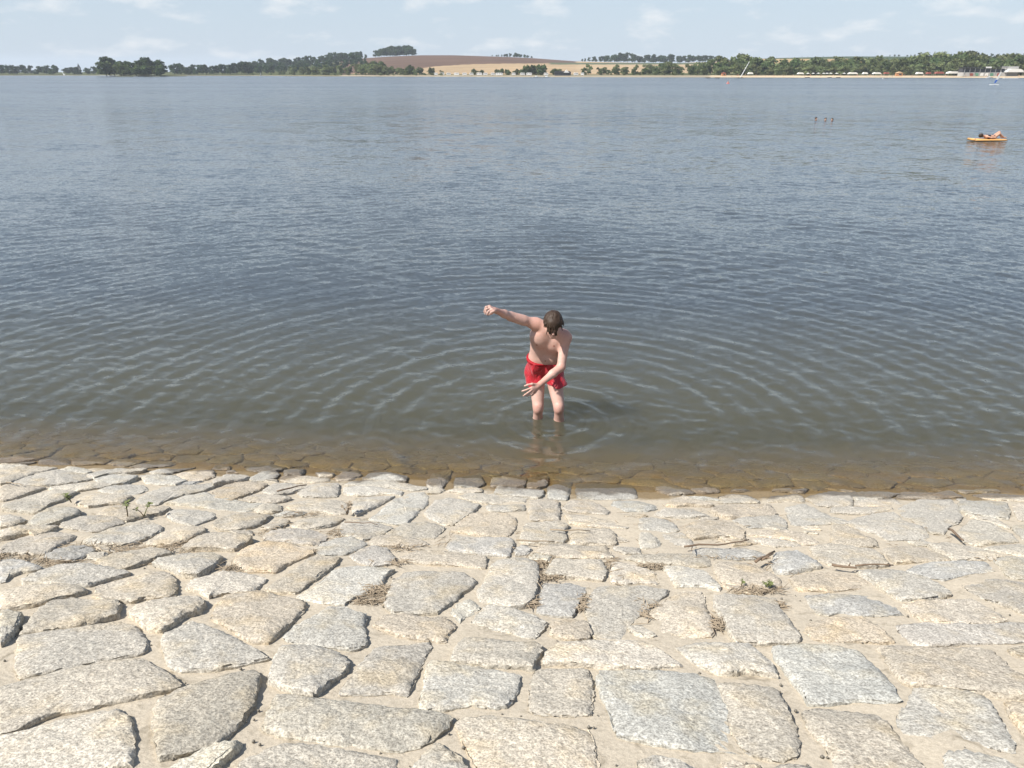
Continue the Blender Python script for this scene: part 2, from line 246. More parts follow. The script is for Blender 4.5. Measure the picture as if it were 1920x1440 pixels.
# stones as surveyed in the photograph: frame (x0, y0, scale) then tone + outline in that enlarged frame
FR = {'A': (0, 840, 4.8), 'B': (400, 840, 4.8), 'C': (0, 1000, 4.8), 'D': (400, 1000, 4.8), 'E': (800, 1020, 4.8), 'F': (0, 1120, 2.909), 'G': (640, 1120, 2.909),
      'H': (1260, 1120, 2.909), 'I': (1160, 1020, 4.8), 'J': (1520, 1020, 4.8), 'K': (800, 860, 4.8), 'L': (1200, 880, 5.333), 'M': (1560, 880, 5.333), 'P': (640, 820, 2.909)}
STONES = """
A w 0 140 120 135 250 150 200 165 60 175 0 180
A w 0 190 150 170 320 155 510 170 440 195 300 225 200 265 100 300 0 310
A g 110 305 240 255 400 210 520 190 700 215 820 230 830 265 700 290 560 310 400 325 230 325 120 318
A w 530 190 620 165 740 180 830 205 780 220 640 210
A g 780 235 900 200 1050 180 1320 180 1260 200 1090 215 960 225 850 255
A g 850 265 980 235 1130 225 1240 250 1200 275 1120 310 1000 320 900 300
A g 1350 205 1450 185 1600 180 1760 165 1640 195 1500 225 1400 235
A w 1590 250 1640 215 1800 205 1920 195 1920 245 1830 285 1700 285
A g 1260 240 1420 240 1580 250 1680 285 1580 315 1420 310 1330 300
A w 0 345 60 325 250 335 400 345 290 385 130 440 40 460 0 460
A w 430 350 560 330 740 312 960 312 1000 325 860 350 700 372 520 365
A w 40 500 200 440 330 395 480 370 700 385 600 430 520 470 440 490 360 555 250 560 100 545 30 535
A g 880 380 1000 345 1150 325 1280 330 1320 360 1250 400 1180 410 1000 400
A w 680 470 760 420 900 400 1080 410 1180 430 1100 480 960 490 800 515 720 500
A g 1230 460 1330 400 1480 350 1700 335 1920 310 1920 340 1800 385 1650 410 1530 440 1420 490 1320 490 1240 480
A w 330 590 450 530 580 515 700 550 690 585 560 640 420 670 300 670 250 650
A g 0 600 90 590 230 640 120 690 0 700
A y 870 590 960 530 1090 505 1250 510 1400 520 1530 530 1420 580 1280 600 1130 650 1000 610
A g 540 660 660 620 800 600 950 605 1120 645 1110 665 960 715 830 740 700 720 560 690
A w 60 730 180 700 340 690 520 690 420 735 300 770 250 750 150 770 40 790 0 790 0 740
A g 760 830 880 755 1010 715 1160 670 1330 650 1450 700 1430 740 1300 800 1180 840 1080 860 900 850
A y 1290 850 1430 755 1600 700 1820 700 1840 740 1690 810 1560 850 1400 860
A g 1500 580 1560 545 1750 548 1920 575 1920 620 1820 660 1760 690 1650 670 1530 630
A w 1500 490 1680 425 1850 400 2000 440 2290 485 2380 490 2300 540 2200 565 2000 550 1800 520 1620 500
A g 0 890 60 860 200 790 330 760 500 745 660 780 640 800 560 845 400 940 300 940 180 930 60 930 0 945
A w 1640 880 1700 820 1840 760 1920 745 2160 770 2270 800 2170 850 2100 890 1920 880 1760 885
B g 0 270 120 230 280 235 330 245 250 280 100 300 0 325
B g 330 260 430 215 560 205 590 230 560 260 470 285 350 285
B g 640 190 690 175 820 180 790 240 640 240
B w 600 290 620 250 800 250 1040 255 1030 290 900 305 680 305
B g 920 215 1000 210 1090 225 1070 245 960 245
B y 0 390 100 330 200 300 330 295 490 320 400 370 280 410 170 455 60 455 0 440
B g 440 380 540 325 700 315 860 330 760 370 600 400 520 405
B g 760 400 800 345 960 318 1130 320 1120 370 1110 425 960 430 800 430
B g 1180 350 1300 338 1460 350 1700 385 1680 420 1540 405 1430 410 1300 420 1180 400
B w 1180 320 1250 290 1420 280 1600 300 1780 320 1920 350 1920 365 1770 375 1600 352 1440 342 1280 332
B g 1340 265 1400 225 1560 215 1740 250 1730 290 1600 285 1480 280
B g 1080 260 1180 215 1300 200 1330 240 1250 275 1120 285
B g 220 460 340 415 480 410 700 445 600 475 520 485 380 475
B y 370 540 430 500 530 490 600 510 600 560 500 580 400 570
B w 660 520 720 480 900 465 1150 470 1210 510 1190 580 1080 590 940 560 800 555 700 550
B w 20 640 150 590 330 580 520 600 430 660 340 700 200 720 60 720 0 690
B w 420 705 520 650 640 630 680 645 600 700 500 718
B w 700 690 760 640 880 620 1060 610 1180 625 1050 690 930 715 800 710
B g 1230 500 1290 445 1440 425 1640 430 1560 470 1510 500 1400 550 1290 600 1260 570
B n 1400 630 1500 560 1640 450 1780 400 1900 395 1935 440 1920 500 1850 560 1740 680 1600 670 1470 650
B g 1150 680 1200 640 1300 620 1450 670 1620 710 1540 750 1440 790 1330 820 1230 780 1150 770
B b 450 790 530 740 700 725 900 740 1040 780 1000 820 900 870 780 855 640 825 470 825
B g 910 910 960 860 1100 810 1240 795 1390 850 1300 900 1180 950 1040 960 950 945
B w 1400 850 1450 800 1560 780 1780 800 1920 840 1920 860 1780 880 1640 870 1540 870 1430 875
P w 245 520 350 465 470 460 560 490 510 548 400 550 290 540
P w 320 650 420 612 560 615 790 650 780 710 640 690 480 680 370 665
C b 0 230 80 215 200 235 330 290 380 305 290 325 190 330 60 375 50 415 0 420
C b 390 205 500 150 660 100 820 105 850 125 780 170 660 225 560 225
C y 870 230 1000 180 1180 150 1350 120 1480 140 1540 170 1400 210 1280 250 1130 300 950 295
C g 190 410 360 325 560 275 760 270 960 290 1140 320 1150 340 960 380 780 435 560 440 300 435
C n 1370 250 1440 215 1620 175 1800 160 1920 165 1990 195 1900 290 1760 360 1640 350 1540 290
C y 0 530 100 490 260 465 500 455 700 470 780 495 640 540 500 560 300 620 100 650 0 670
C w 850 540 880 460 1000 430 1200 390 1330 350 1480 340 1540 370 1580 460 1560 540 1480 560 1300 560 1190 590 960 570
C w 170 890 240 800 340 680 460 590 640 565 850 592 1000 578 1060 610 1040 730 860 770 740 810 480 845 300 865
C w 1160 690 1250 640 1380 600 1600 568 1760 560 1830 600 1780 680 1640 720 1560 790 1450 850 1350 830 1260 760
C n 1680 480 1740 410 1860 370 2000 330 2200 345 2390 390 2330 450 2230 520 2060 515 1920 540 1880 560 1800 500
C w 0 700 60 690 190 705 150 800 100 880 30 950 0 960
F n 95 220 110 200 330 160 640 130 720 145 760 190 795 240 780 290 640 320 450 350 300 385 110 420 95 370
F w 0 480 150 435 400 380 720 332 800 350 920 415 990 470 900 500 640 550 470 580 330 600 220 640 100 700 0 720
F n 0 745 150 715 330 665 640 605 700 650 715 760 710 900 600 915 480 940 350 1000 0 1060
F y 850 590 870 540 1000 480 1180 430 1380 385 1415 420 1385 500 1380 560 1290 680 1180 780 1050 820 860 860 845 740
F n 885 240 900 190 1040 120 1130 150 1260 210 1400 275 1455 320 1330 345 1150 375 1000 380 930 370
D w 0 760 20 620 120 545 400 510 640 560 800 600 830 640 720 760 600 870 500 950 330 950 200 870 100 800
D n 640 910 720 840 900 750 1040 655 1240 680 1370 725 1340 830 1380 950 1350 985 1240 1020 1050 1000 850 980 700 950
F n 1470 430 1490 350 1540 250 1700 265 1830 290 1890 330 1880 380 1800 440 1720 510 1630 500 1540 460
F y 1440 700 1460 620 1520 515 1650 530 1920 570 2070 590 2330 615 2460 650 2400 720 2280 800 2150 825 1980 800 1750 770 1560 740
F n 850 960 1000 880 1150 800 1300 780 1290 820 1200 880 1130 935 1080 970 950 1010
F w 1240 1010 1340 890 1480 820 1640 795 1920 840 2150 870 2170 931 2170 1010 1700 1060
G w 185 145 230 90 330 80 480 110 560 100 620 150 580 190 560 235 480 220 330 200
G g 0 490 60 430 160 300 200 270 350 250 480 235 490 265 440 330 400 430 360 525 270 510 140 520 0 520
G n 430 580 460 480 470 360 490 340 640 355 800 380 975 420 955 490 900 580 820 590 700 570 560 595 470 600
G w 595 335 640 240 690 205 820 225 950 245 1060 240 1090 270 1050 320 1045 375 930 360 800 355 680 345
E n 225 600 280 530 380 500 480 560 420 610 350 640 300 690
E n 415 700 480 620 560 545 760 570 900 620 1070 690 1010 770 960 830 860 820 740 780 580 740
E w 1115 780 1160 690 1240 670 1440 690 1470 770 1440 830 1330 830 1200 800
G n 1110 340 1130 280 1200 240 1330 230 1640 235 1740 280 1860 360 1640 370 1420 355 1200 345
G w 1030 620 1035 520 1050 420 1070 390 1340 385 1360 450 1360 560 1360 625 1250 635 1130 630
G w 620 680 660 650 850 640 1000 670 1250 700 1340 720 1370 800 1390 931 1400 1020 790 1020 740 890 680 790
G w 380 945 450 860 520 785 600 840 680 920 710 1010 390 1010
G n 1395 440 1420 410 1640 388 1920 405 2000 425 2090 485 2120 560 2200 740 2180 840 2060 825 1920 820 1750 790 1510 745 1480 640 1430 530
G g 1600 960 1640 890 1740 860 1850 890 1920 931 1960 1010 1640 1020
H n 30 265 150 240 300 245 420 250 480 300 540 350 570 410 500 395 390 380 330 400 250 390 140 350
H n 555 260 700 250 880 255 1020 290 1100 370 1200 480 1240 560 1130 560 1000 545 860 565 750 560 720 500 640 400 580 330
H w 250 470 330 465 460 480 570 490 610 570 660 690 690 790 680 850 590 880 470 860 400 820 330 730 310 600
H w 720 620 780 600 950 615 1120 640 1200 720 1260 800 1330 880 1380 960 1400 1020 930 1030 880 870 850 800 770 730
H g 1240 640 1290 580 1330 500 1440 485 1600 505 1720 548 1760 620 1820 720 1870 800 1850 835 1700 800 1500 765 1380 755 1260 735
H w 1130 260 1250 255 1400 270 1640 262 1750 285 1830 370 1920 430 1960 470 1960 530 1820 520 1640 500 1480 475 1280 460 1220 390
H y 730 180 760 130 900 105 1040 110 1130 160 1210 235 1100 235 1000 225 860 235 780 215
H b 1230 145 1400 135 1600 140 1920 135 2000 150 2000 235 1800 240 1600 240 1400 265 1320 245 1260 190
H w 1820 560 1960 570 1960 760 1900 700
H n 1490 840 1600 830 1800 870 1920 940 1960 1020 1540 1030
H w 290 900 350 890 400 910 470 905 500 1000 300 1010
H n 540 940 640 905 740 920 850 950 870 1020 560 1030
H y 1840 275 1960 255 1960 320 1880 305
E n 460 400 510 350 560 240 570 190 640 130 820 110 920 130 1000 175 1000 260 980 380 965 480 900 530 760 550 600 510 480 480
E w 1080 260 1110 190 1150 130 1330 130 1560 130 1600 190 1610 260 1580 300 1400 280 1250 270
E b 1000 570 1040 460 1050 350 1180 350 1280 340 1430 385 1400 460 1350 560 1310 635 1150 620 1000 600
E n 1440 620 1440 530 1500 430 1540 380 1700 375 1920 380 2170 405 2160 450 2070 510 1910 640 1810 740 1750 850 1600 840 1500 820 1470 720
E n -330 400 -300 330 -200 260 0 240 200 245 330 260 430 330 380 390 300 430 250 490 100 590 0 600 -150 600 -300 590 -380 500
D n 740 560 900 480 1000 400 1080 310 1280 285 1560 310 1620 330 1530 380 1500 450 1340 540 1200 610 1180 640 1000 615 800 590
D y 190 250 230 170 330 100 480 70 640 80 860 130 900 170 760 220 640 270 570 320 450 320 300 320
D y 470 480 620 380 760 290 860 220 960 190 1150 215 1100 270 1000 340 880 420 820 480 740 525 600 510
D b 1230 200 1320 150 1440 115 1560 130 1620 200 1600 255 1450 275 1330 250
K g -15 480 80 370 190 355 340 375 480 405 440 440 340 520 230 585 140 575 20 525
K w 0 225 60 240 150 270 120 300 0 310
K w 180 290 250 260 400 255 500 265 490 295 340 300
K w 290 330 400 305 600 315 780 330 900 355 880 390 750 380 640 395 500 390 400 370
K g 540 440 560 405 700 408 880 410 880 450 760 465 600 465
K g 610 305 640 245 760 250 1000 265 1050 275 1040 320 1000 345 880 330 740 320
K n 925 450 930 365 1050 358 1180 370 1195 450 1190 540 1100 545 930 550
K g 1090 350 1095 250 1200 215 1310 210 1265 360 1150 355
K g 1365 350 1340 270 1345 230 1600 220 1860 230 1890 350 1700 360 1500 360
K g 1220 440 1300 365 1430 365 1530 395 1640 470 1620 500 1480 480 1300 465
K g 1670 420 1690 375 1920 372 2050 420 2060 450 1980 470 1800 470
K y 220 640 280 580 400 490 520 475 720 480 800 540 800 610 730 690 600 685 440 670 300 650
K b 185 790 230 720 260 675 420 695 560 695 750 705 780 750 735 870 600 855 420 840 220 820
K w 840 720 870 620 890 575 1050 560 1200 560 1270 590 1230 640 1260 700 1230 740 1060 745 920 740
K w 1250 500 1400 505 1640 545 1810 600 1800 625 1650 610 1440 600 1290 580
K w 1295 750 1310 650 1450 622 1640 630 1690 660 1700 750 1520 752
K w 1000 820 1040 765 1200 755 1400 762 1610 768 1640 830 1680 885 1500 888 1200 875 1050 860
K b 800 860 810 800 860 770 920 790 940 810 880 850
K g 0 200 60 140 230 100 190 190 130 275 0 215
K g 250 250 260 170 480 140 520 220 450 250 330 252
K g 580 235 590 170 720 160 900 170 880 238 700 238
K g 905 245 920 170 1100 150 1070 240 990 258
L w 270 340 330 290 440 265 560 300 740 335 700 345 500 340 370 355
L w 800 330 800 265 920 245 1060 250 1190 320 1180 335 1000 325
L w 1215 280 1250 260 1400 265 1560 245 1630 275 1630 320 1480 325 1280 325
L g 1660 275 1780 240 1920 220 2080 230 2120 290 2120 350 1900 355 1790 350
L g 150 440 250 385 500 370 600 420 700 465 480 470 250 465
L w 710 385 800 350 1000 345 1300 350 1370 430 1300 445 1080 455 900 465 800 440
L g 1450 380 1640 345 1800 420 1920 470 2060 500 2060 530 1800 540 1620 552 1520 545 1490 470
L g 930 500 1040 470 1370 455 1460 520 1460 590 1380 600 1250 570 1100 580
L w 470 560 560 500 740 495 920 520 1040 600 1040 680 980 680 900 650 700 660 540 690 480 640
L g 0 480 150 482 330 530 390 600 280 620 120 600 0 595
L g 220 640 420 625 480 680 560 770 440 770 330 740 230 690
L n 1140 690 1200 680 1440 705 1600 745 1580 770 1350 770 1230 740
L w 1080 630 1200 612 1460 605 1660 640 1800 735 1640 735 1440 685 1200 658
L b 520 820 560 790 760 775 1050 780 1180 815 1260 860 1160 880 900 880 680 870
L w 0 625 100 625 180 700 200 760 60 780 0 770
I y 60 130 120 95 400 92 700 85 810 130 810 190 700 200 500 175 250 160
I b 1390 150 1420 70 1600 45 1700 100 1820 190 1640 220 1540 235 1420 230
I w 880 250 870 190 900 160 1050 158 1200 175 1330 230 1440 300 1450 370 1300 400 1100 370 940 340
I n 400 190 560 198 780 235 830 290 910 370 900 400 780 370 640 365 520 370 480 290
I n -70 170 0 155 180 195 310 240 350 330 330 350 200 330 60 350 -60 340
I w 260 680 280 620 440 490 560 425 740 415 770 470 775 570 820 660 850 760 840 820 680 830 500 860 430 880 300 770
I n 870 540 860 460 960 440 1200 455 1410 480 1440 560 1500 640 1560 730 1640 790 1620 840 1400 850 1250 855 1050 860 1000 760 950 640
I y 1550 290 1620 260 1920 245 2150 275 2230 330 2180 385 2050 405 1900 415 1620 405
J b -40 450 200 450 500 462 680 500 760 570 815 625 600 635 400 630 280 605 170 635 80 620 0 560
J n 415 225 560 212 760 215 880 250 1100 320 1240 400 1260 430 1100 465 900 485 800 485 700 420 580 330
J b 870 230 960 185 1120 160 1350 148 1580 160 1640 240 1500 255 1380 270 1210 320 1080 290
J w 640 50 700 25 900 10 1040 25 1180 80 1270 135 1050 142 860 152 770 150 700 90
J w 0 20 200 -5 560 40 640 90 700 165 560 180 400 185 200 175 80 130
J w 1060 0 1200 -20 1500 25 1740 95 1600 118 1480 113 1320 132 1180 70
J w 1660 140 1760 110 1920 125 2000 145 2000 310 1820 300 1750 260 1710 190
J g 1375 375 1440 335 1640 310 1920 340 2000 350 2000 640 1880 610 1760 545 1580 485 1420 400
J n 840 530 960 498 1200 498 1440 490 1600 565 1750 640 1770 675 1640 700 1400 705 1200 695 1050 680 950 610
M w 130 230 300 215 500 220 690 235 560 270 400 290 260 300 180 260
M w 690 225 900 235 1050 240 1180 215 1310 270 1080 280 860 280 640 280
M w 1410 250 1540 235 1740 245 1920 260 2000 265 2000 310 1700 305 1500 285
M g 0 375 200 365 400 372 600 378 600 400 360 430 150 430 0 420
M g 240 312 400 302 620 288 700 340 600 362 380 362 220 350
M g 640 400 740 352 860 298 1190 298 1260 360 1290 460 1260 530 1170 570 1120 640 1000 635 860 530 740 480
M g 1270 330 1300 310 1540 315 1740 335 1780 400 1760 475 1640 462 1420 422 1300 405
M w 1320 435 1440 462 1640 502 1770 560 1780 580 1600 535 1420 478
M w 1240 640 1330 560 1400 495 1600 545 1780 630 1860 710 1700 720 1540 745 1440 750 1300 700
M g 140 520 280 472 400 442 620 425 700 480 740 520 880 570 960 640 930 685 760 688 560 698 440 630 260 590
M y 0 560 120 545 200 580 300 640 430 700 450 755 260 762 80 750 0 740
M g 1800 345 1920 335 2000 345 2000 500 1860 500
M w 1800 560 2000 540 2000 700 1900 680
M w 1500 785 1860 735 2000 765 2000 880 1750 830
"""
TONE = {'w': (0.49, 0.445, 0.37), 'g': (0.46, 0.428, 0.37), 'b': (0.445, 0.425, 0.385), 'y': (0.49, 0.435, 0.35), 'n': (0.505, 0.47, 0.405)}

def resample(poly, step):
    P = np.asarray(poly, float); n = len(P)
    Q = []                                                    # one corner-cutting pass, corners kept fairly tight
    for i in range(n):
        a, b = P[i], P[(i + 1) % n]
        Q += [a * 0.95 + b * 0.05, a * 0.05 + b * 0.95]
    Q = np.array(Q); d = np.linalg.norm(np.roll(Q, -1, 0) - Q, axis=1); L = np.concatenate([[0], np.cumsum(d)])
    m = int(np.clip(L[-1] / step, 14, 72)); s = np.arange(m) * L[-1] / m
    C = np.vstack([Q, Q[:1]])
    return np.stack([np.interp(s, L, C[:, 0]), np.interp(s, L, C[:, 1])], -1)
def stone_geo(poly, h, seed, step):
    """outline in world x,y -> vertices/faces of a dressed block, sides running into the mortar"""
    r = np.random.default_rng(seed); O = resample(poly, step); n = len(O); c = O.mean(0)
    size = math.sqrt(max(1e-4, 0.5 * abs(np.sum(O[:, 0] * np.roll(O[:, 1], -1) - O[:, 1] * np.roll(O[:, 0], -1)))))
    dirn = O - c; dist = np.linalg.norm(dirn, axis=1, keepdims=True); u = dirn / dist
    jag = (0.0045 * r.normal(size=(n, 1)) + 0.006 * vnoise(O, 8, seed)[:, None] + 0.004 * vnoise(O, 21, seed + 9)[:, None]) * min(1, size / .2)
    O = O + u * (jag + 0.008)
    tilt = r.normal(size=2) * 0.022 * min(1, .16 / size); dome = 0.004 * min(1, size / .3)
    rings = [(-0.020, -0.06, 0), (-0.012, h * 0.35, .4), (-0.008, h - 0.006, .8), (-0.004, h - 0.001, 1.0), (0.010, h, 1.2), (.22, None, 1.4), (.5, None, 1.4), (.78, None, 1.4)]
    V = []
    for k, (ins, hz, amp) in enumerate(rings):
        if k < 5: Q = c + u * np.maximum(dist - ins - (0.004 * r.normal(size=(n, 1)) if 0 < k < 4 else 0), dist * 0.55); base = hz
        else: Q = c + (O - c) * (1 - ins); base = h + dome * (1 - (1 - ins) ** 2)
        z = bank_z(Q[:, 0], Q[:, 1]) + base
        if amp: z = z + ((Q - c) @ tilt) * (1 if k > 1 else .5) + amp * (0.006 * vnoise(Q, 2.2, seed + 1) + 0.0032 * vnoise(Q, 6, seed + 2) + 0.0022 * vnoise(Q, 17, seed + 3))
        if 2 <= k <= 4: z = z - 0.0045 * np.abs(r.normal(size=n)) * (1 if k < 4 else .3)
        V.append(np.column_stack([Q, z]))
    cc = c[None]; V.append(np.array([[c[0], c[1], float(bank_z(c[0], c[1])) + h + dome + 1.4 * float((0.006 * vnoise(cc, 2.2, seed + 1) + 0.0032 * vnoise(cc, 6, seed + 2) + 0.0022 * vnoise(cc, 17, seed + 3))[0])]]))
    V = np.vstack(V); F = []
    for k in range(len(rings) - 1):
        for i in range(n): j = (i + 1) % n; F.append((k * n + i, k * n + j, (k + 1) * n + j, (k + 1) * n + i))
    k = len(rings) - 1; top = len(V) - 1
    T = [(k * n + i, k * n + (i + 1) % n, top) for i in range(n)]
    return V, F + T, c
def ccw(poly):
    P = np.asarray(poly); a = np.sum(P[:, 0] * np.roll(P[:, 1], -1) - P[:, 1] * np.roll(P[:, 0], -1))
    return P if a > 0 else P[::-1]
def inside(poly, pts):
    x, y = pts[:, 0], pts[:, 1]; r = np.zeros(len(pts), bool); n = len(poly)
    for i in range(n):
        x1, y1 = poly[i]; x2, y2 = poly[(i + 1) % n]
        hit = ((y1 > y) != (y2 > y)) & (x < (x2 - x1) * (y - y1) / (y2 - y1 + 1e-12) + x1); r ^= hit
    return r
def stone_color(tone, r):
    b = 1 + 0.06 * r.normal(); w = 0.02 * r.normal()
    c = TONE[tone]; return (min(.55, c[0] * b * (1 + w)), min(.52, c[1] * b), min(.5, c[2] * b * (1 - w)), 1)
polys = []; n_stone = 0
def add_stone(poly, tone, seed, h):
    global n_stone
    d = math.hypot(*np.mean(poly, 0)); V, F, c = stone_geo(poly, h, seed, 0.014 if d < 4 else 0.022)
    z0 = float(bank_z(c[0], c[1])); V = V - np.array([c[0], c[1], z0])
    me = py_mesh('stone', V, F, True); me.set_sharp_from_angle(angle=R(38))
    o = mesh_obj('stone', me, M_STONE, bank, (c[0], c[1], z0)); o.color = stone_color(tone, np.random.default_rng(seed)); n_stone += 1
    return o
for k, ln in enumerate(STONES.strip().splitlines()):
    w = ln.split(); x0, y0, s = FR[w[0]]; v = list(map(float, w[2:]))
    rs = np.random.default_rng(500 + k); h = 0.011 + 0.009 * rs.random() + (0.014 if rs.random() < .14 else 0)
    px = [(x0 + v[i] / s, y0 + v[i + 1] / s) for i in range(0, len(v), 2)]
    cx = np.mean([q[0] for q in px]); h += 0.011 * max(0, 1 - cx / 1000)
    poly = ccw([bank_at(a, b, h)[:2] for a, b in px])
    polys.append(poly)
    add_stone(poly, w[1], 500 + k, h)
# courses beyond the surveyed part: irregular blocks wherever no surveyed stone lies
sample = []
for P in polys: sample.append((P, P.min(0) - .02, P.max(0) + .02))
def clash(poly):
    c = poly.mean(0); E = np.vstack([poly, (poly + np.roll(poly, -1, 0)) / 2, c[None], (poly + c) / 2])
    lo, hi = poly.min(0), poly.max(0)
    for P, a, b in sample:
        if (lo > b).any() or (hi < a).any(): continue
        if inside(P, E).any() or inside(poly, P).any(): return True
    return False
rf = np.random.default_rng(91); fill = []
def courses(y0, y1, xa, xb, wlo, whi, dlo, dhi, gap):
    y = y0
    while y < y1:
        dep = rf.uniform(dlo, dhi); x = xa + rf.uniform(0, .3)
        while x < xb:
            wdt = rf.uniform(wlo, whi); sk = rf.normal() * .05
            q = np.array([[x, y], [x + wdt, y], [x + wdt + sk, y + dep], [x + sk, y + dep]]) + rf.normal(size=(4, 2)) * .018
            mid = (q + np.roll(q, -1, 0)) / 2 + rf.normal(size=(4, 2)) * .012
            q = np.stack([q, mid], 1).reshape(-1, 2)
            q[:, 1] += shore_y(q[:, 0]) - 5.95
            if (wdt > .2 or q[:, 1].mean() > 2.8) and not clash(q):
                fill.append(q); sample.append((q, q.min(0) - .02, q.max(0) + .02))
            x += wdt + gap
        y += dep + gap
def clip(P, n, d):
    out = []
    for i in range(len(P)):
        p, q = P[i], P[(i + 1) % len(P)]; a_, b_ = p @ n - d, q @ n - d
        if a_ <= 0: out.append(p)
        if (a_ < 0) != (b_ < 0) and a_ != b_: out.append(p + (q - p) * (a_ / (a_ - b_)))
    return out
sites = []
for j, yy in enumerate(np.arange(-.6, 8.2, .255)):                       # irregular fitted blocks beyond the surveyed part
    for xx in np.arange(-8.2, 8.2, .37): sites.append((xx + (j % 2) * .185 + rf.normal() * .065, yy + rf.normal() * .045))
sites = np.array(sites); SC = np.array([.255 / .37, 1.0]) ** .5
for s0 in sites:
    nb_ = sites[(np.abs(sites - s0) < .85).all(1) & (np.abs(sites - s0).sum(1) > 0)]; P = [s0 + np.array(v) for v in ((-.5, -.5), (.5, -.5), (.5, .5), (-.5, .5))]
    for o_ in nb_:
        n_ = (o_ - s0) * SC ** 2; P = clip(P, n_, ((o_ + s0) / 2) @ n_)
    if len(P) < 3: continue
    q = np.array(P); c = q.mean(0); q = c + (q - c) * (1 - .020 / (np.linalg.norm(q - c, axis=1, keepdims=True) + 1e-6)); e = np.linalg.norm(np.roll(q, -1, 0) - q, axis=1); q = q[e > .03]
    if len(q) < 3: continue
    q[:, 1] += shore_y(q[:, 0]) - 5.95; q = ccw(q)
    if not clash(q): fill.append(q)
for q in fill: sample.append((q, q.min(0) - .02, q.max(0) + .02))
courses(1.2, 6.4, -6.2, 6.0, .09, .17, .07, .12, .03)
order = sorted(range(len(fill)), key=lambda i: abs(fill[i].mean(0)[1] - 4.5) + max(0, abs(fill[i].mean(0)[0]) - .72 * fill[i].mean(0)[1]) * 2)
rest = {}
for rank, i in enumerate(order):
    q = fill[i]; hh = 0.012 + .010 * rf.random(); tone = 'wgwgnbyw'[int(rf.integers(0, 8))]
    if n_stone < 298: add_stone(q, tone, 2000 + i, hh)
    else:
        V, F, _ = stone_geo(q, hh, 2000 + i, .03); sv, sf = rest.setdefault(tone, ([], [])); nb = sum(map(len, sv)); sv.append(V); sf += [tuple(nb + j for j in f) for f in F]
for tone, (sv, sf) in rest.items():
    me = py_mesh('stone_courses', np.vstack(sv), sf, True); me.set_sharp_from_angle(angle=R(38)); o = mesh_obj('stone_courses', me, M_STONE, bank); o.color = TONE[tone] + (1,); o['kind'] = 'stuff'
print('stones', n_stone, 'surveyed', len(polys), 'fill', len(fill), 'right', sum(1 for q in fill if q[:,0].mean() > 2 and q[:,1].mean() < 4), flush=True)
# ------------------------------------------------------------------ the lake
def water_mat():
    t = NT('lake_water'); geo = t.n('ShaderNodeNewGeometry'); P = geo.outputs['Position']
    dep = t.n('ShaderNodeAttribute', attribute_name='depth').outputs['Fac']
    # fine ripple normals (too small for the mesh)
    far = t.n('ShaderNodeAttribute', attribute_name='ripple').outputs['Fac']
    sc = t.n('ShaderNodeMapping', {'Vector': P, 'Scale': (0.75, 1.0, 1.0), 'Rotation': (0, 0, R(14))}).outputs[0]
    n1 = t.noise(sc, 3.6, 4, 0.65, 'Color', 0.3); n2 = t.noise(sc, 15.0, 2, 0.55, 'Color'); n0 = t.noise(sc, 0.55, 4, 0.6, 'Color')
    gust = t.noise(t.n('ShaderNodeMapping', {'Vector': P, 'Scale': (0.006, 0.022, 0.0), 'Rotation': (0, 0, R(-4))}).outputs[0], 1.0, 4, 0.6)
    k = t.math('MULTIPLY', far, t.n('ShaderNodeMapRange', {0: gust, 1: 0.32, 2: 0.66, 3: 0.45, 4: 1.25}).outputs[0])
    v1 = t.vmath('MULTIPLY', t.vmath('SUBTRACT', n1, (0.5, 0.5, 0.5)), (1.0, 1.0, 0.0))
    v2 = t.vmath('MULTIPLY', t.vmath('SUBTRACT', n2, (0.5, 0.5, 0.5)), (0.32, 0.32, 0.0))
    v1 = t.vmath('ADD', v1, t.vmath('MULTIPLY', t.vmath('SUBTRACT', n0, (0.5, 0.5, 0.5)), (0.35, 0.75, 0.0)))
    kv = t.n('ShaderNodeCombineXYZ', {0: k, 1: k, 2: 0.0}).outputs[0]
    v1 = t.vmath('MULTIPLY', v1, kv)
    nrm = t.vmath('NORMALIZE', t.vmath('ADD', t.vmath('ADD', geo.outputs['Normal'], v1), v2))
    murk = t.math('SUBTRACT', 1.0, t.math('EXPONENT', t.math('MULTIPLY', dep, -4.8)), clamp=True)
    sil = t.mix(t.n('ShaderNodeMapRange', {0: dep, 1: 0.02, 2: 0.28}).outputs[0], (0.175, 0.146, 0.096), (0.074, 0.072, 0.049))      # silt, then algae, then open water
    sil = t.mix(t.n('ShaderNodeMapRange', {0: dep, 1: 0.28, 2: 1.6}).outputs[0], sil, (0.050, 0.058, 0.061))
    body = t.n('ShaderNodeSubsurfaceScattering', {'Color': sil, 'Scale': 1.0, 'Radius': (2.4, 2.4, 2.0)}, falloff='BURLEY').outputs[0]
    clear = t.n('ShaderNodeBsdfTransparent', {'Color': (0.92, 0.87, 0.72, 1)}).outputs[0]
    inn = t.n('ShaderNodeMixShader', {0: murk, 1: clear, 2: body}).outputs[0]
    gl = t.n('ShaderNodeBsdfGlossy', {'Color': (1, 1, 1, 1), 'Roughness': t.n('ShaderNodeAttribute', attribute_name='chop').outputs['Fac'], 'Normal': nrm}).outputs[0]
    fr = t.n('ShaderNodeFresnel', {'IOR': 1.333, 'Normal': nrm}).outputs[0]
    fr = t.math('MINIMUM', fr, 0.60)                     # steep little wave faces keep a lake from mirroring fully at grazing view
    return t.done(t.n('ShaderNodeMixShader', {0: fr, 1: inn, 2: gl}).outputs[0])
M_WATER = water_mat()
th = np.concatenate([np.linspace(-64, -38, 60, endpoint=False), np.linspace(-38, 38, 780), np.linspace(38, 64, 61)[1:]])
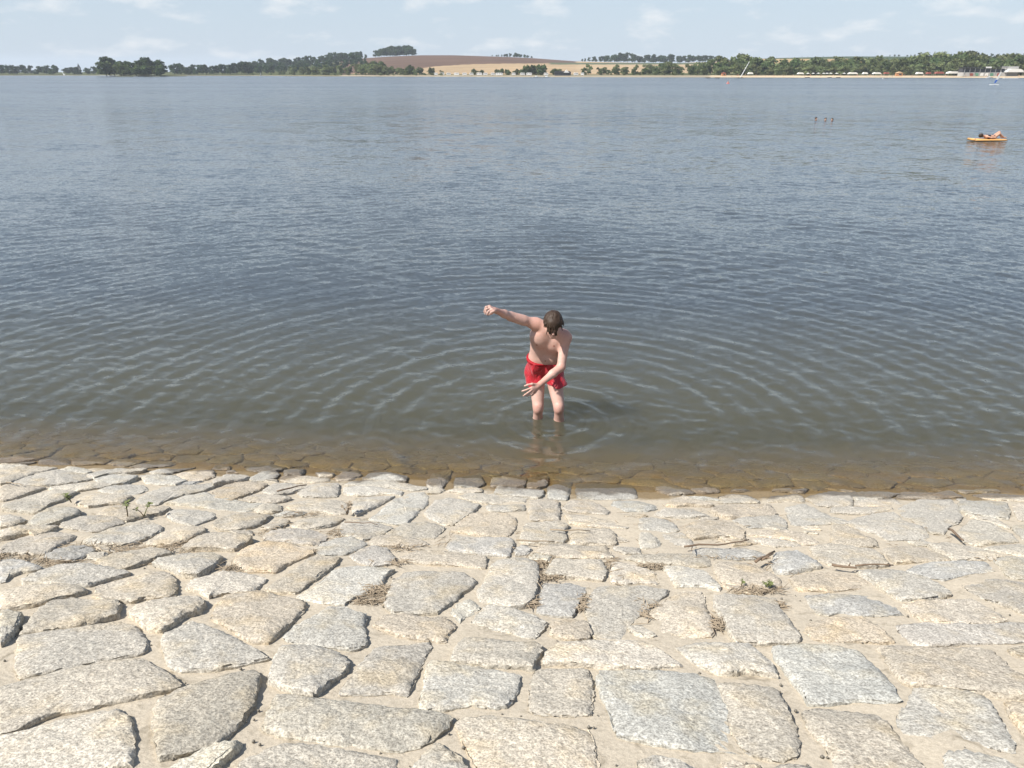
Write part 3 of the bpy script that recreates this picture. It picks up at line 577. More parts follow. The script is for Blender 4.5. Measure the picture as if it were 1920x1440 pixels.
rr = np.concatenate([np.geomspace(4.6, 75, 760), np.geomspace(75, 2400, 60)[1:]])
TH, RR = np.meshgrid(np.radians(th), rr); WX = RR * np.sin(TH); WY = RR * np.cos(TH)
SP = np.maximum(np.gradient(rr)[:, None] * np.ones_like(TH), 0)                    # local mesh spacing
def fade(lam): return np.clip((lam / SP - 2.6) / 2.4, 0, 1)
WZ = np.zeros_like(WX); pc = (0.40, 7.42)
wr = np.random.default_rng(5)
for k in range(70):                                                               # wind ripple, mostly towards the bank
    lam = 0.075 * (0.85 / 0.075) ** wr.random(); a = math.radians(wr.normal(-78, 38)); q = 2 * math.pi / lam
    amp = 0.0108 * lam / (2 * math.pi) * (1.0 if lam > .3 else 1.35)
    WZ += amp * fade(lam) * np.sin(q * (math.cos(a) * WX + math.sin(a) * WY) + wr.random() * 6.28)
patchy = 0.75 + 0.45 * vnoise(np.stack([WX, WY], -1), 0.16, 77); WZ *= np.clip(patchy, .25, 1.4)
def rings(c, lam, amp, decay, ph, r0=0.0, wob=0.25, sd=0):
    d = np.hypot(WX - c[0], WY - c[1]); ang = np.stack([(WX - c[0]) / (d + .3), (WY - c[1]) / (d + .3)], -1)
    env = amp * np.exp(-d / decay) * np.clip((d - r0) / .25, 0, 1) * (1 + .5 * vnoise(ang * 1.2, .9, 60 + sd))
    return env * fade(lam) * np.sin(2 * math.pi / lam * d + ph + wob * 4 * vnoise(ang, .5, 50 + sd))
WZ += rings(pc, .44, .0078, 2.6, 0.4, .15, .45, 1) + rings(pc, .27, .0052, 2.0, 2.0, .1, .5, 2) + rings(pc, .62, .0032, 7.0, 1.1, .6, .5, 3) + rings(pc, .30, .0042, 11, 1.7, .6, .3, 7)
WZ += rings((-.25, 7.9), .52, .0050, 3.6, 0.0, .5, .35, 4) + rings((1.0, 7.7), .36, .0042, 2.4, 0.9, .3, .3, 5) + rings((.45, 7.38), .13, .004, .8, .4, .08, .4, 6)
dsh = WY - shore_y(WX); WZ *= np.clip(dsh / .55 + .15, .1, 1)
WZ = np.where(RR > 75, 0, WZ)
lake_me = np_mesh('lake', np.stack([WX, WY, WZ], -1).reshape(-1, 3), grid_faces(*WX.shape))
lake = mesh_obj('lake', lake_me, M_WATER); tag(lake, 'rippled lake water with rings spreading from the wading person', None, None, 'structure')
at_d = lake_me.attributes.new('depth', 'FLOAT', 'POINT'); at_d.data.foreach_set('value', np.clip(-bank_z(WX, WY), 0, 7).astype(np.float32).ravel())
rip = 0.10 + 0.45 * np.clip(np.log(RR / 6) / math.log(12), 0, 1) + 0.65 * np.clip(np.log(RR / 40) / math.log(12), 0, 1)
at_r = lake_me.attributes.new('ripple', 'FLOAT', 'POINT'); at_r.data.foreach_set('value', rip.astype(np.float32).ravel())
chop = 0.045 + 0.14 * np.clip(np.log(RR / 22) / math.log(12), 0, 1)
at_c = lake_me.attributes.new('chop', 'FLOAT', 'POINT'); at_c.data.foreach_set('value', chop.astype(np.float32).ravel())
# ------------------------------------------------------------------ far shore, fields and hills
SX = [-3500, 0, 180, 480, 600, 800, 960, 1200, 1400, 1920, 3600]; SD = [1500, 1290, 1270, 1150, 960, 860, 770, 725, 700, 640, 520]
CX = [-3500, -600, 0, 380, 430, 480, 560, 620, 680, 720, 790, 850, 900, 960, 1000, 1080, 1160, 1260, 1340, 1400, 1440, 1580, 1740, 1920, 2500, 3600]
CY = [134, 134, 135.5, 135, 133, 130, 124, 117, 110, 107, 104, 104, 105.5, 107.5, 109.5, 115.5, 117.5, 118.5, 116, 112, 109.5, 106.5, 106.5, 108, 112, 120]
DC = 1700.0
def shore_D(x): return np.interp(x, SX, SD)
def sm(t): t = np.clip(t, 0, 1); return t * t * (3 - 2 * t)
def land_z(x, D):
    """ground height above the lake at photo column x (a bearing) and distance D"""
    Ds = shore_D(x); hc = CAMH + (137 - np.interp(x, CX, CY)) * DC / 1662.0
    u = D - Ds
    z = np.where(u < 0, 0.06 * u, np.where(u < 14, u * 0.075, np.where(u < 90, 1.05 + (u - 14) * 0.012, 1.96)))
    t = np.clip((D - Ds - 90) / (DC - Ds - 90), 0, 1); z = z + (hc - 1.96) * (0.25 * t + 0.75 * sm(t))
    return np.where(D > DC, z - np.clip((D - DC) / 1500, 0, 1) * hc * 0.8, z)
gx = np.concatenate([np.linspace(-3400, -100, 40, endpoint=False), np.arange(-100, 2020, 7), np.linspace(2030, 3500, 30)])
gt = np.concatenate([[-0.02, 0, .006, .012, .02, .04, .07, .1], np.linspace(.13, 1.0, 60), [1.05, 1.15, 1.4, 2, 3, 6]])
GX, GT = np.meshgrid(gx, gt); DS = shore_D(GX); GD = DS + GT * (DC - DS)
GZ = land_z(GX, GD); WXX = far_x(GX, GD)
GZ = GZ + np.where(GT > .12, 0.5 * vnoise(np.stack([WXX, GD], -1), .004, 21), 0) * (GT < 0.95)
yp = 137 - (GZ - CAMH) * 1662 / GD
C = np.empty(GX.shape + (4,), np.float32); C[...] = (0.075, 0.085, 0.035, 1)                        # rough grass
def paint(mask, rgb): C[mask] = rgb + (1,)
bnd = np.interp(GX, [640, 680, 780, 815, 865, 920, 1030, 1100, 1130], [140, 136, 129.5, 124.5, 121.3, 119.6, 118.6, 117.3, 116.0])
paint((GX > 640) & (GX < 1180) & (GT > .1), (0.33, 0.245, 0.15))                                     # stubble
paint((GX > 640) & (GX < 1080) & (yp < bnd), (0.112, 0.072, 0.052))                                   # ploughed
paint((GX > 1030) & (GX < 1300) & (yp > 117.6) & (yp < 121) & (GT > .2), (0.085, 0.105, 0.060))      # green strip
paint((GX > 1080) & (GX < 1420) & (GT > .2) & ((yp <= 117.9) | (yp > 121)), (0.35, 0.265, 0.165))
paint((GX > 1370) & (GT > .45), (0.05, 0.075, 0.040))
paint((GX > 1400) & (GX < 1620) & (GT > .4) & (yp > 110.5), (0.33, 0.24, 0.12))
beach = (GT < .055) & (GX > 1330); paint(beach, (0.46, 0.375, 0.26))
paint((GT < .05) & (GX > 640) & (GX <= 1330), (0.28, 0.245, 0.18)); paint((GT < .015) & (GX <= 640), (0.20, 0.18, 0.12))
def land_mat():
    t = NT('fields'); a = t.n('ShaderNodeVertexColor', layer_name='field').outputs[0]; P = t.n('ShaderNodeNewGeometry').outputs['Position']
    n1 = t.noise(t.n('ShaderNodeMapping', {'Vector': P, 'Scale': (0.01, 0.035, 0.05), 'Rotation': (0, 0, .2)}).outputs[0], 1.0, 5); n2 = t.noise(P, .6, 3)
    c = t.mix(1.0, a, t.ramp(n1, .3, .7, c3(.8, .8, .8), c3(1.15, 1.12, 1.08)), 'MULTIPLY'); c = t.mix(1.0, c, t.ramp(n2, .2, .8, c3(.85, .85, .85), c3(1.1, 1.1, 1.1)), 'MULTIPLY')
    return t.done(t.bsdf(color=c, rough=.95, spec=.05).outputs[0])
land_me = np_mesh('terrain', np.stack([WXX, GD, GZ], -1).reshape(-1, 3), grid_faces(*GX.shape))
ca = land_me.color_attributes.new('field', 'FLOAT_COLOR', 'POINT'); ca.data.foreach_set('color', C.ravel())
tag(mesh_obj('terrain', land_me, land_mat()), 'far shore with ploughed and stubble fields rising to a low hill', None, None, 'structure')
def land(x, D, dz=0.0): return Vector((float(far_x(x, D)), float(D), float(land_z(x, D)) + dz))

# island
iD, ix0, ix1 = 880.0, 180, 322
a = np.linspace(0, 2 * math.pi, 40, endpoint=False); cxx = far_x((ix0 + ix1) / 2, iD); rx = far_x(ix1, iD) - far_x(ix0, iD)
V = [(cxx + math.cos(q) * rx * .5 * (1 + .06 * math.sin(5 * q)) * s, iD + 34 + math.sin(q) * 30 * s, z) for s, z in ((1.0, -.8), (.96, .5), (.7, 1.2)) for q in a]
F = [(k * 40 + i, k * 40 + (i + 1) % 40, (k + 1) * 40 + (i + 1) % 40, (k + 1) * 40 + i) for k in range(2) for i in range(40)] + [tuple(range(80, 120))]
tag(mesh_obj('island', py_mesh('island', V, F, True), plain('island_soil', (0.06, .065, .03), .95)), 'low island ground under its trees', None, None, 'structure')

# ---- trees: leaf clumps spread through lobed crowns, shared between copies
def leaf_mat(name, dark, light, var=.25):
    t = NT(name); oi = t.n('ShaderNodeObjectInfo'); P = t.n('ShaderNodeNewGeometry').outputs['Position']
    n = t.noise(P, .35, 3); n2 = t.noise(P, 1.7, 2)
    c = t.mix(t.ramp(n, .35, .65), dark, light)
    c = t.mix(1.0, c, t.ramp(n2, .3, .7, c3(.75, .75, .75), c3(1.2, 1.2, 1.15)), 'MULTIPLY')
    hsv = t.n('ShaderNodeHueSaturation', {'Color': c, 'Hue': t.n('ShaderNodeMapRange', {0: oi.outputs['Random'], 3: .475, 4: .515}).outputs[0], 'Value': t.n('ShaderNodeMapRange', {0: oi.outputs['Random'], 3: 1 - var, 4: 1 + var}).outputs[0]}).outputs[0]
    d = t.n('ShaderNodeBsdfDiffuse', {'Color': hsv}).outputs[0]; tr = t.n('ShaderNodeBsdfTranslucent', {'Color': hsv}).outputs[0]
    return t.done(t.n('ShaderNodeMixShader', {0: .25, 1: d, 2: tr}).outputs[0])
M_BARK = plain('bark', (0.09, .07, .05), .9)
M_DARK = leaf_mat('dark_foliage', (0.030, 0.052, 0.024), (0.060, 0.090, 0.038))
M_OLIVE = leaf_mat('olive_foliage', (0.082, 0.108, 0.046), (0.170, 0.195, 0.092))
M_MID = leaf_mat('green_foliage', (0.052, 0.080, 0.032), (0.105, 0.138, 0.056))
def crown_mesh(seed, rx, h0, h1, lobes, n, leaf, conic=0.0):
    """unit-height crown: leaf quads on and inside several lobes"""
    r = np.random.default_rng(seed); V = []; F = []
    L = []
    for k in range(lobes):
        z = h0 + (h1 - h0) * (0.18 + 0.74 * (k + .5) / lobes) + r.normal() * .02
        w = rx * math.sqrt(max(.08, 1 - ((z - (h0 * .45 + h1 * .55)) / ((h1 - h0) * .62)) ** 2)) * (1 - conic * (z - h0) / (h1 - h0))
        q = r.random() * 6.28; d = w * r.uniform(.25, .72)
        L.append((np.array([math.cos(q) * d, math.sin(q) * d, z]), w * r.uniform(.42, .62), (h1 - h0) * r.uniform(.15, .24)))
    for i in range(n):
        c, a, b = L[i % lobes]; v = r.normal(size=3); v /= np.linalg.norm(v)
        if v[2] < -.35: v[2] *= -.6
        p = c + v * np.array([a, a, b]) * r.uniform(.62, 1.08)
        nr = v * .8 + r.normal(size=3) * .5; nr /= np.linalg.norm(nr)
        t1 = np.cross(nr, r.normal(size=3)); t1 /= np.linalg.norm(t1); t2 = np.cross(nr, t1); s = leaf * r.uniform(.6, 1.35)
        V += [p - t1 * s - t2 * s * .6, p + t1 * s * .9 - t2 * s * .7, p + t1 * s + t2 * s * .7, p - t1 * s * .6 + t2 * s]
        F.append((4 * i, 4 * i + 1, 4 * i + 2, 4 * i + 3))
    return py_mesh('crown', V, F)
def trunk_mesh(seed, h0, h1, rx):
    r = random.Random(seed); m = MB(); m.tube([(0, 0, -.05), (r.uniform(-.01, .01), 0, h0), (r.uniform(-.03, .03), r.uniform(-.03, .03), h1 * .75)], [.03, .022, .008], 6)
    for k in range(4):
        q = r.random() * 6.28; z = h0 + (h1 - h0) * r.uniform(.05, .4)
        m.tube([(0, 0, z), (math.cos(q) * rx * .35, math.sin(q) * rx * .35, z + .12), (math.cos(q) * rx * .65, math.sin(q) * rx * .65, z + .22)], [.013, .009, .004], 5)
    return m.mesh('trunk')
KIND = {}
def kind(name, mat, specs):
    KIND[name] = []
    for i, (rx, h0, h1, lobes, n, leaf, con) in enumerate(specs):
        cm = crown_mesh(hash(name) % 1000 if False else 300 + i + 17 * len(KIND), rx, h0, h1, lobes, n, leaf, con); cm.materials.append(mat)
        tm = trunk_mesh(i, max(.05, h0), h1, rx); tm.materials.append(M_BARK); KIND[name].append((cm, tm))
kind('broad', M_DARK, [(.54, -.06, 1, 12, 800, .052, 0), (.48, -.06, 1.02, 10, 700, .054, 0), (.60, -.05, .97, 13, 840, .052, .1), (.44, -.06, 1.06, 10, 680, .050, .2)])
kind('willow', M_OLIVE, [(.58, -.07, 1, 14, 860, .048, 0), (.50, -.07, 1, 11, 740, .050, .1), (.64, -.06, .95, 15, 880, .048, 0), (.46, -.07, 1.04, 11, 700, .048, .2)])
kind('green', M_MID, [(.54, -.07, 1, 13, 820, .050, 0), (.48, -.07, 1.04, 11, 720, .050, .15), (.61, -.06, .96, 14, 860, .048, 0)])
kind('slim', M_DARK, [(.20, .02, 1, 8, 420, .034, .35), (.26, .03, 1, 8, 440, .036, .3)])
kind('bush', M_OLIVE, [(.75, .0, 1, 9, 420, .065, 0), (.9, .0, .95, 10, 440, .07, 0)])
tr = random.Random(3)
def tree(kd, loc, h, label, group, cat='tree', name=None):
    cm, tm = tr.choice(KIND[kd]); nm = name or {'broad': 'broadleaf_tree', 'willow': 'willow_tree', 'green': 'broadleaf_tree', 'slim': 'slender_tree', 'bush': 'shore_bush'}[kd]
    r = empty(nm, loc, tr.random() * 6.28); w = tr.uniform(1.0, 1.35); r.scale = (h * w, h * w, h); tag(r, label, cat, group)
    mesh_obj('crown', cm, None, r); mesh_obj('trunk', tm, None, r); return r
def belt(kd, x0, x1, top, Dlo, Dhi, n, label, group, base=None, jit=.18, cat='tree', on=land, hmin=2.5, near=None):
    """n trees along a bearing range whose tops reach the surveyed skyline"""
    for i in range(n):
        x = x0 + (x1 - x0) * (i + tr.uniform(.1, .9)) / n; D = tr.uniform(Dlo, Dhi) if not callable(Dlo) else Dlo(x) + tr.uniform(0, Dhi)
        p = on(x, D); yt = np.interp(x, *zip(*top)) if not isinstance(top, (int, float)) else top
        h = 1.06 * (far_z(yt, D) - p.z) * tr.uniform(1 - jit, 1 + .03)
        lb = label
        if near:
            for xa, xb, ph in near:
                if xa <= x < xb: lb = label + ' ' + ph
        tree(kd, p, max(hmin, h), lb, group, cat)
# left far shore
belt('broad', -420, 185, [(-420, 120), (0, 120), (30, 122), (55, 125), (95, 121), (110, 126), (130, 125), (185, 127)], lambda x: shore_D(x) + 12, 60, 44, 'dark blue-green tree on the low far shore', 'trees on the low shore left of the island', jit=.22, near=[(-500, 60, 'where the shore recedes'), (60, 112, 'before the white crane'), (112, 200, 'by the church spire')])
belt('broad', 322, 470, [(322, 118), (335, 120), (345, 125), (375, 122), (400, 124), (440, 121), (470, 117)], lambda x: shore_D(x) + 10, 60, 20, 'dark tree on the low shore between island and wooded slope', 'trees on the shore between island and slope', jit=.2, near=[(300, 375, 'next to the island'), (375, 425, 'midway'), (425, 480, 'next to the slope')])
# island
isl = lambda x, D: Vector((float(far_x(x, D)), D, .7))
belt('broad', 198, 306, [(185, 113), (205, 109), (222, 118), (240, 117), (260, 116), (272, 113), (284, 110), (296, 118), (318, 127)], 900, 925, 11, 'tall tree in the dense clump on the small island', 'trees on the island', jit=.08, on=isl, near=[(190, 232, 'at its tall end'), (232, 275, 'at its middle'), (275, 320, 'at its tapering end')])
belt('green', 196, 308, [(185, 115), (210, 118), (240, 122), (300, 124), (318, 132)], 886, 900, 11, 'leafy tree on the near side of the small island', 'trees on the island waterside', jit=.12, on=isl, near=[(190, 232, 'at its tall end'), (232, 275, 'at its middle'), (275, 320, 'at its tapering end')])
# wooded slope
for k, (Da, Db, dy, n) in enumerate(((1560, 1660, 0, 26), (1380, 1520, 6, 24), (1230, 1350, 13, 20))):
    belt('broad', 462, 692 - k * 4, [(440, 123 + dy * .4), (480, 116 + dy * .6), (500, 111 + dy), (530, 112 + dy), (560, 109 + dy), (600, 106 + dy), (620, 100 + dy), (650, 99 + dy), (680, 99 + dy), (692, 106 + dy)], Da, Db, n,
         'dark tree in the hillside wood, ' + ('top rank', 'middle rank', 'lowest rank')[k] + ',', 'trees of the wooded slope', jit=.14, near=[(460, 540, 'at its low end'), (540, 620, 'at mid slope'), (620, 700, 'against the ploughed field')])
# pale bushes along the middle shore
belt('willow', 520, 830, [(520, 133), (545, 128), (580, 124), (640, 124), (690, 120), (720, 122), (760, 129), (800, 130), (830, 133)], lambda x: shore_D(x) + 22, 50, 30, 'pale olive shore willow', 'willows below the ploughed hill', jit=.2, near=[(500, 600, 'under the low wood end'), (600, 690, 'under the high wood end'), (690, 760, 'before the brown earth'), (760, 840, 'before the straw field')])
belt('bush', 470, 830, 136.5, lambda x: shore_D(x) + 9, 14, 26, 'low olive bush at the waterline below the wooded slope', 'low bushes at the waterline', jit=.3, cat='bush', hmin=1.5)
belt('green', 690, 720, 117, lambda x: shore_D(x) + 90, 40, 4, 'dark green tree behind the willows at the ploughed field edge', 'trees at the ploughed field edge', jit=.1)
belt('green', 755, 790, [(755, 127), (772, 123), (790, 128)], lambda x: shore_D(x) + 30, 20, 3, 'dark green tree beside the first caravans on the shore', 'trees beside the first caravans', jit=.1)
belt('green', 800, 812, 128, lambda x: shore_D(x) + 20, 10, 1, 'small round tree standing alone before the stubble field', None, jit=.05)
# copses on the hill
belt('broad', 704, 782, [(702, 97), (716, 95), (725, 90), (745, 88), (765, 86.5), (775, 90), (784, 96)], 1640, 1695, 15, 'dark tree in the round copse on top of the ploughed hill', 'trees of the hilltop copse', jit=.08)
belt('broad', 920, 1002, [(918, 104), (940, 103), (964, 100), (985, 103), (1002, 107)], 1660, 1700, 14, 'dark tree in the small copse on the stubble ridge', 'trees of the ridge copse', jit=.1)
belt('broad', 1088, 1350, [(1086, 112), (1110, 107), (1140, 105), (1180, 100), (1200, 107), (1210, 103), (1240, 106), (1256, 103), (1270, 105), (1300, 105), (1350, 106)], 1640, 1695, 40, 'dark tree of the straw ridge row', 'trees of the ridge row', jit=.14, near=[(1080, 1160, 'at its thin low end'), (1160, 1207, 'in its tallest stretch'), (1207, 1260, 'above the green crop strip'), (1260, 1360, 'where willows close in below')])
# camp-site trees
for x, yt, nn in ((893, 130, 1), (903, 132, 1), (933, 130, 2), (953, 131, 2), (972, 130, 2), (990, 125, 3), (1012, 124, 3), (1040, 129, 3)):
    belt('green', x - 6, x + 7, yt, lambda q: shore_D(q) + 38, 14, nn, 'round green tree among the white caravans, ' + {893: 'left of the twin trees gap', 903: 'the smallest', 933: 'beside the longest caravan', 953: 'right of the longest caravan', 972: 'before the tall pair', 990: 'in the tall clump', 1012: 'in the second tall clump', 1040: 'behind the club house'}[x], 'trees among the caravans', jit=.12)
# belt behind the beach
TOPR = [(1088, 122), (1100, 121), (1118, 130), (1128, 127), (1155, 123), (1180, 126), (1200, 122), (1230, 120), (1250, 113), (1262, 121), (1280, 126), (1290, 122), (1320, 113), (1360, 109), (1400, 106), (1440, 110), (1480, 112), (1500, 108), (1540, 112), (1580, 108), (1640, 109), (1700, 108), (1745, 101), (1770, 103), (1790, 98), (1800, 97), (1820, 104), (1860, 103), (1900, 103), (1960, 102), (2400, 100)]
NEAR = [(1080, 1255, 'beside the straw field'), (1255, 1340, 'left of the red hut'), (1340, 1380, 'behind the red hut'), (1380, 1430, 'behind the round white tent'), (1430, 1512, 'by the long white awning'), (1512, 1600, 'behind the white parasol row'),
        (1600, 1676, 'behind the open white stalls'), (1676, 1712, 'behind the orange hut'), (1712, 1775, 'behind the red tents'), (1775, 1801, 'behind the long white marquee'), (1801, 1882, 'behind the dark grandstand roof'), (1882, 2000, 'behind the grey concrete block')]
def low(d): return [(x, y + d) for x, y in TOPR]
belt('willow', 1090, 1960, low(0), lambda x: shore_D(x) + 80, 30, 46, 'tall silvery back-row willow', 'willows at the back of the beach belt', jit=.12, near=NEAR)
belt('green', 1092, 1960, low(6), lambda x: shore_D(x) + 56, 20, 46, 'green middle-row tree', 'trees in the middle of the beach belt', jit=.16, near=NEAR)
belt('willow', 1095, 1960, low(13), lambda x: shore_D(x) + 38, 14, 44, 'low leafy front-row willow', 'willows at the front of the beach belt', jit=.2, near=NEAR)
belt('green', 1970, 2500, low(4), lambda x: shore_D(x) + 45, 50, 22, 'tall green tree past the grandstand end of the beach', 'trees past the grandstand', jit=.2)
belt('broad', 1645, 1960, [(1645, 106), (1670, 102.5), (1700, 103.5), (1740, 101), (1800, 102), (1900, 101), (1960, 101)], 1640, 1690, 30, 'distant dark tree on the ridge beyond the grandstand', 'trees on the far ridge beyond the grandstand', jit=.15)
for x in (1500, 1510, 1540): belt('slim', x - 1, x + 1, 106.5, 1690, 1695, 1, 'single tiny tree on the bare green ridge line', 'lone trees on the green ridge', jit=.05)
# ------------------------------------------------------------------ people: bodies from blended rounded bones, one continuous surface
class Body:
    def __init__(s, lo, hi, h):
        s.lo = np.array(lo, float); s.h = h; n = np.ceil((np.array(hi) - s.lo) / h).astype(int) + 1; s.n = n
        s.g = np.full(tuple(n), 0.25, np.float32); s.ax = [s.lo[i] + h * np.arange(n[i]) for i in range(3)]
    def _block(s, lo, hi):
        i0 = np.clip(np.floor((np.array(lo) - s.lo) / s.h).astype(int), 0, s.n - 1); i1 = np.clip(np.ceil((np.array(hi) - s.lo) / s.h).astype(int) + 1, 1, s.n)
        sl = tuple(slice(a, b) for a, b in zip(i0, i1)); P = np.stack(np.meshgrid(*[s.ax[i][sl[i]] for i in range(3)], indexing='ij'), -1); return sl, P
    def _join(s, sl, d, k, cut=False):
        g = s.g[sl]
        if cut: q = np.clip(.5 - .5 * (g + d) / k, 0, 1); s.g[sl] = g * (1 - q) - d * q + k * q * (1 - q)
        else: q = np.clip(.5 + .5 * (g - d) / k, 0, 1); s.g[sl] = g * (1 - q) + d * q - k * q * (1 - q)
    def bone(s, a, b, ra, rb=None, k=.025, flat=None, cut=False):
        """tapered capsule; flat=(axis, factor) squashes it along an axis"""
        a, b = np.array(a, float), np.array(b, float); rb = ra if rb is None else rb; m = max(ra, rb) + k + .03
        sl, P = s._block(np.minimum(a, b) - m, np.maximum(a, b) + m); ab = b - a; L = ab @ ab + 1e-12
        t = np.clip(((P - a) @ ab) / L, 0, 1); v = P - (a + t[..., None] * ab)
        if flat is not None:
            ax = np.array(flat[0], float); ax /= np.linalg.norm(ax); c = v @ ax; v = v + (c * (1 / flat[1] - 1))[..., None] * ax
        d = np.linalg.norm(v, axis=-1) - (ra + (rb - ra) * t)
        if flat is not None: d *= flat[1] ** .5
        s._join(sl, d.astype(np.float32), k, cut)
    def chain(s, pts, radii, k=.012):
        for i in range(len(pts) - 1): s.bone(pts[i], pts[i + 1], radii[i], radii[i + 1], k)
    def ell(s, c, axes, rad, k=.025, cut=False):
        c = np.array(c, float); A = np.array(axes, float); A /= np.linalg.norm(A, axis=1, keepdims=True); rad = np.array(rad, float); m = rad.max() + k + .03
        sl, P = s._block(c - m, c + m); q = (P - c) @ A.T; r0 = np.linalg.norm(q / rad, axis=-1); r1 = np.linalg.norm(q / rad ** 2, axis=-1) + 1e-9
        s._join(sl, (r0 * (r0 - 1) / r1).astype(np.float32), k, cut)
    def half(s, c, nrm, k=.01):
        """cut away everything on the side the normal points to"""
        nrm = np.array(nrm, float); nrm /= np.linalg.norm(nrm); sl, P = s._block(s.lo, s.lo + s.h * s.n)
        d = ((P - np.array(c)) @ nrm).astype(np.float32); s.g = np.maximum(s.g, d)
    def mesh(s, name, smooth=2):
        """surface nets"""
        g = s.g; ins = g < 0; n = g.shape
        c = np.zeros((n[0] - 1, n[1] - 1, n[2] - 1), np.int8)
        for dx_ in (0, 1):
            for dy_ in (0, 1):
                for dz_ in (0, 1): c += ins[dx_:n[0] - 1 + dx_, dy_:n[1] - 1 + dy_, dz_:n[2] - 1 + dz_]
        act = (c > 0) & (c < 8); idx = np.full(c.shape, -1, np.int64); I = np.argwhere(act); idx[act] = np.arange(len(I))
        acc = np.zeros((len(I), 3)); cnt = np.zeros(len(I))
        corners = [(x, y, z) for x in (0, 1) for y in (0, 1) for z in (0, 1)]
        for a in corners:
            for ax in range(3):
                if a[ax]: continue
                b = list(a); b[ax] = 1
                ga = g[I[:, 0] + a[0], I[:, 1] + a[1], I[:, 2] + a[2]]; gb = g[I[:, 0] + b[0], I[:, 1] + b[1], I[:, 2] + b[2]]
                m = (ga < 0) != (gb < 0); t = np.where(m, ga / np.where(m, ga - gb, 1), 0)
                p = np.repeat(np.array(a, float)[None], len(I), 0); p[:, ax] += t; acc[m] += p[m]; cnt[m] += 1
        V = (I + acc / cnt[:, None]) * s.h + s.lo; Q = []
        for ax in range(3):
            u, w = [(1, 2), (2, 0), (0, 1)][ax]
            sa = [slice(1, -1)] * 3; sa[ax] = slice(0, n[ax] - 1); sb = [slice(1, -1)] * 3; sb[ax] = slice(1, n[ax])
            A, B = ins[tuple(sa)], ins[tuple(sb)]
            for sign in (True, False):
                E_ = np.argwhere((A & ~B) if sign else (~A & B))
                if not len(E_): continue
                o = E_ + np.array([1 if i != ax else 0 for i in range(3)]); eu = np.eye(3, dtype=int)[u]; ew = np.eye(3, dtype=int)[w]
                q = [idx[tuple((o - a * eu - b * ew).T)] for a, b in ((1, 1), (0, 1), (0, 0), (1, 0))]
                q = np.stack(q if sign else q[::-1], -1); Q.append(q)
        Q = np.vstack(Q); Q = Q[(Q >= 0).all(1)]
        for _ in range(smooth):                                                       # light relaxation
            S = np.zeros_like(V); N = np.zeros(len(V))
            for a in range(4):
                for b in ((a + 1) % 4, (a + 3) % 4): np.add.at(S, Q[:, a], V[Q[:, b]]); np.add.at(N, Q[:, a], 1)
            V = V * .5 + .5 * S / np.maximum(N, 1)[:, None]
        return np_mesh(name, V, Q)

def skin_mat(name='skin', marks=(), blush=()):
    t = NT(name); P = t.n('ShaderNodeNewGeometry').outputs['Position']
    n = t.noise(P, 7, 4); f = t.noise(P, 60, 3)
    c = t.mix(t.ramp(n, .35, .65), (0.455, 0.275, 0.222), (0.51, 0.338, 0.282)); c = t.mix(1.0, c, t.ramp(f, .3, .7, c3(.93, .92, .92), c3(1.04, 1.04, 1.04)), 'MULTIPLY')
    for p, r, rgb, am in blush:
        d = t.n('ShaderNodeVectorMath', {0: P, 1: tuple(p)}, operation='DISTANCE').outputs['Value']
        c = t.mix(t.n('ShaderNodeMapRange', {0: d, 1: r * .3, 2: r, 3: am, 4: 0.0}).outputs[0], c, rgb)
    for p, r, rgb in marks:
        d = t.n('ShaderNodeVectorMath', {0: P, 1: tuple(p)}, operation='DISTANCE').outputs['Value']
        c = t.mix(t.n('ShaderNodeMapRange', {0: d, 1: r * .5, 2: r, 3: 1.0, 4: 0.0}).outputs[0], c, rgb)
    bp = t.n('ShaderNodeBump', {'Height': f, 'Strength': .12, 'Distance': .003}).outputs[0]
    b = t.bsdf(color=c, rough=.5, spec=.36, normal=bp, sss=.12); b.inputs['Subsurface Radius'].default_value = (.012, .005, .003); return t.done(b.outputs[0])

Y0 = 7.43
# joints, surveyed: pixel column, pixel row, distance
hipR, hipL = at(1006, 702, Y0 + .13), at(1038, 703, Y0 + .12)
knR, knL = at(1009, 764, Y0 - .02), at(1048, 764, Y0 - .06)
anR, anL = np.array([knR[0] + .0, knR[1] + .10, -.33]), np.array([knL[0] + .02, knL[1] + .09, -.33])
pel = at(1021, 692, Y0 + .14); wai = at(1021, 672, Y0 + .09); che = at(1027, 636, Y0 - .02); nek = at(1036, 617, Y0 - .09)
shR, shL = at(1003, 607, Y0 - .08), at(1060, 633, Y0 - .07)
elR, wrR = at(957, 593, Y0 - .19), at(931, 583, Y0 - .36)
elL, wrL = at(1052, 688, Y0 - .20), at(1013, 720, Y0 - .36)
lat = shR - shL; lat /= np.linalg.norm(lat); axis = nek - pel; axis /= np.linalg.norm(axis)
fro = np.cross(axis, lat); fro /= np.linalg.norm(fro)
if fro[1] > 0: fro = -fro
X_ = np.array([1.0, 0, 0])
B = Body((-.36, 6.72, -.56), (.82, 7.86, 1.42), .0055)
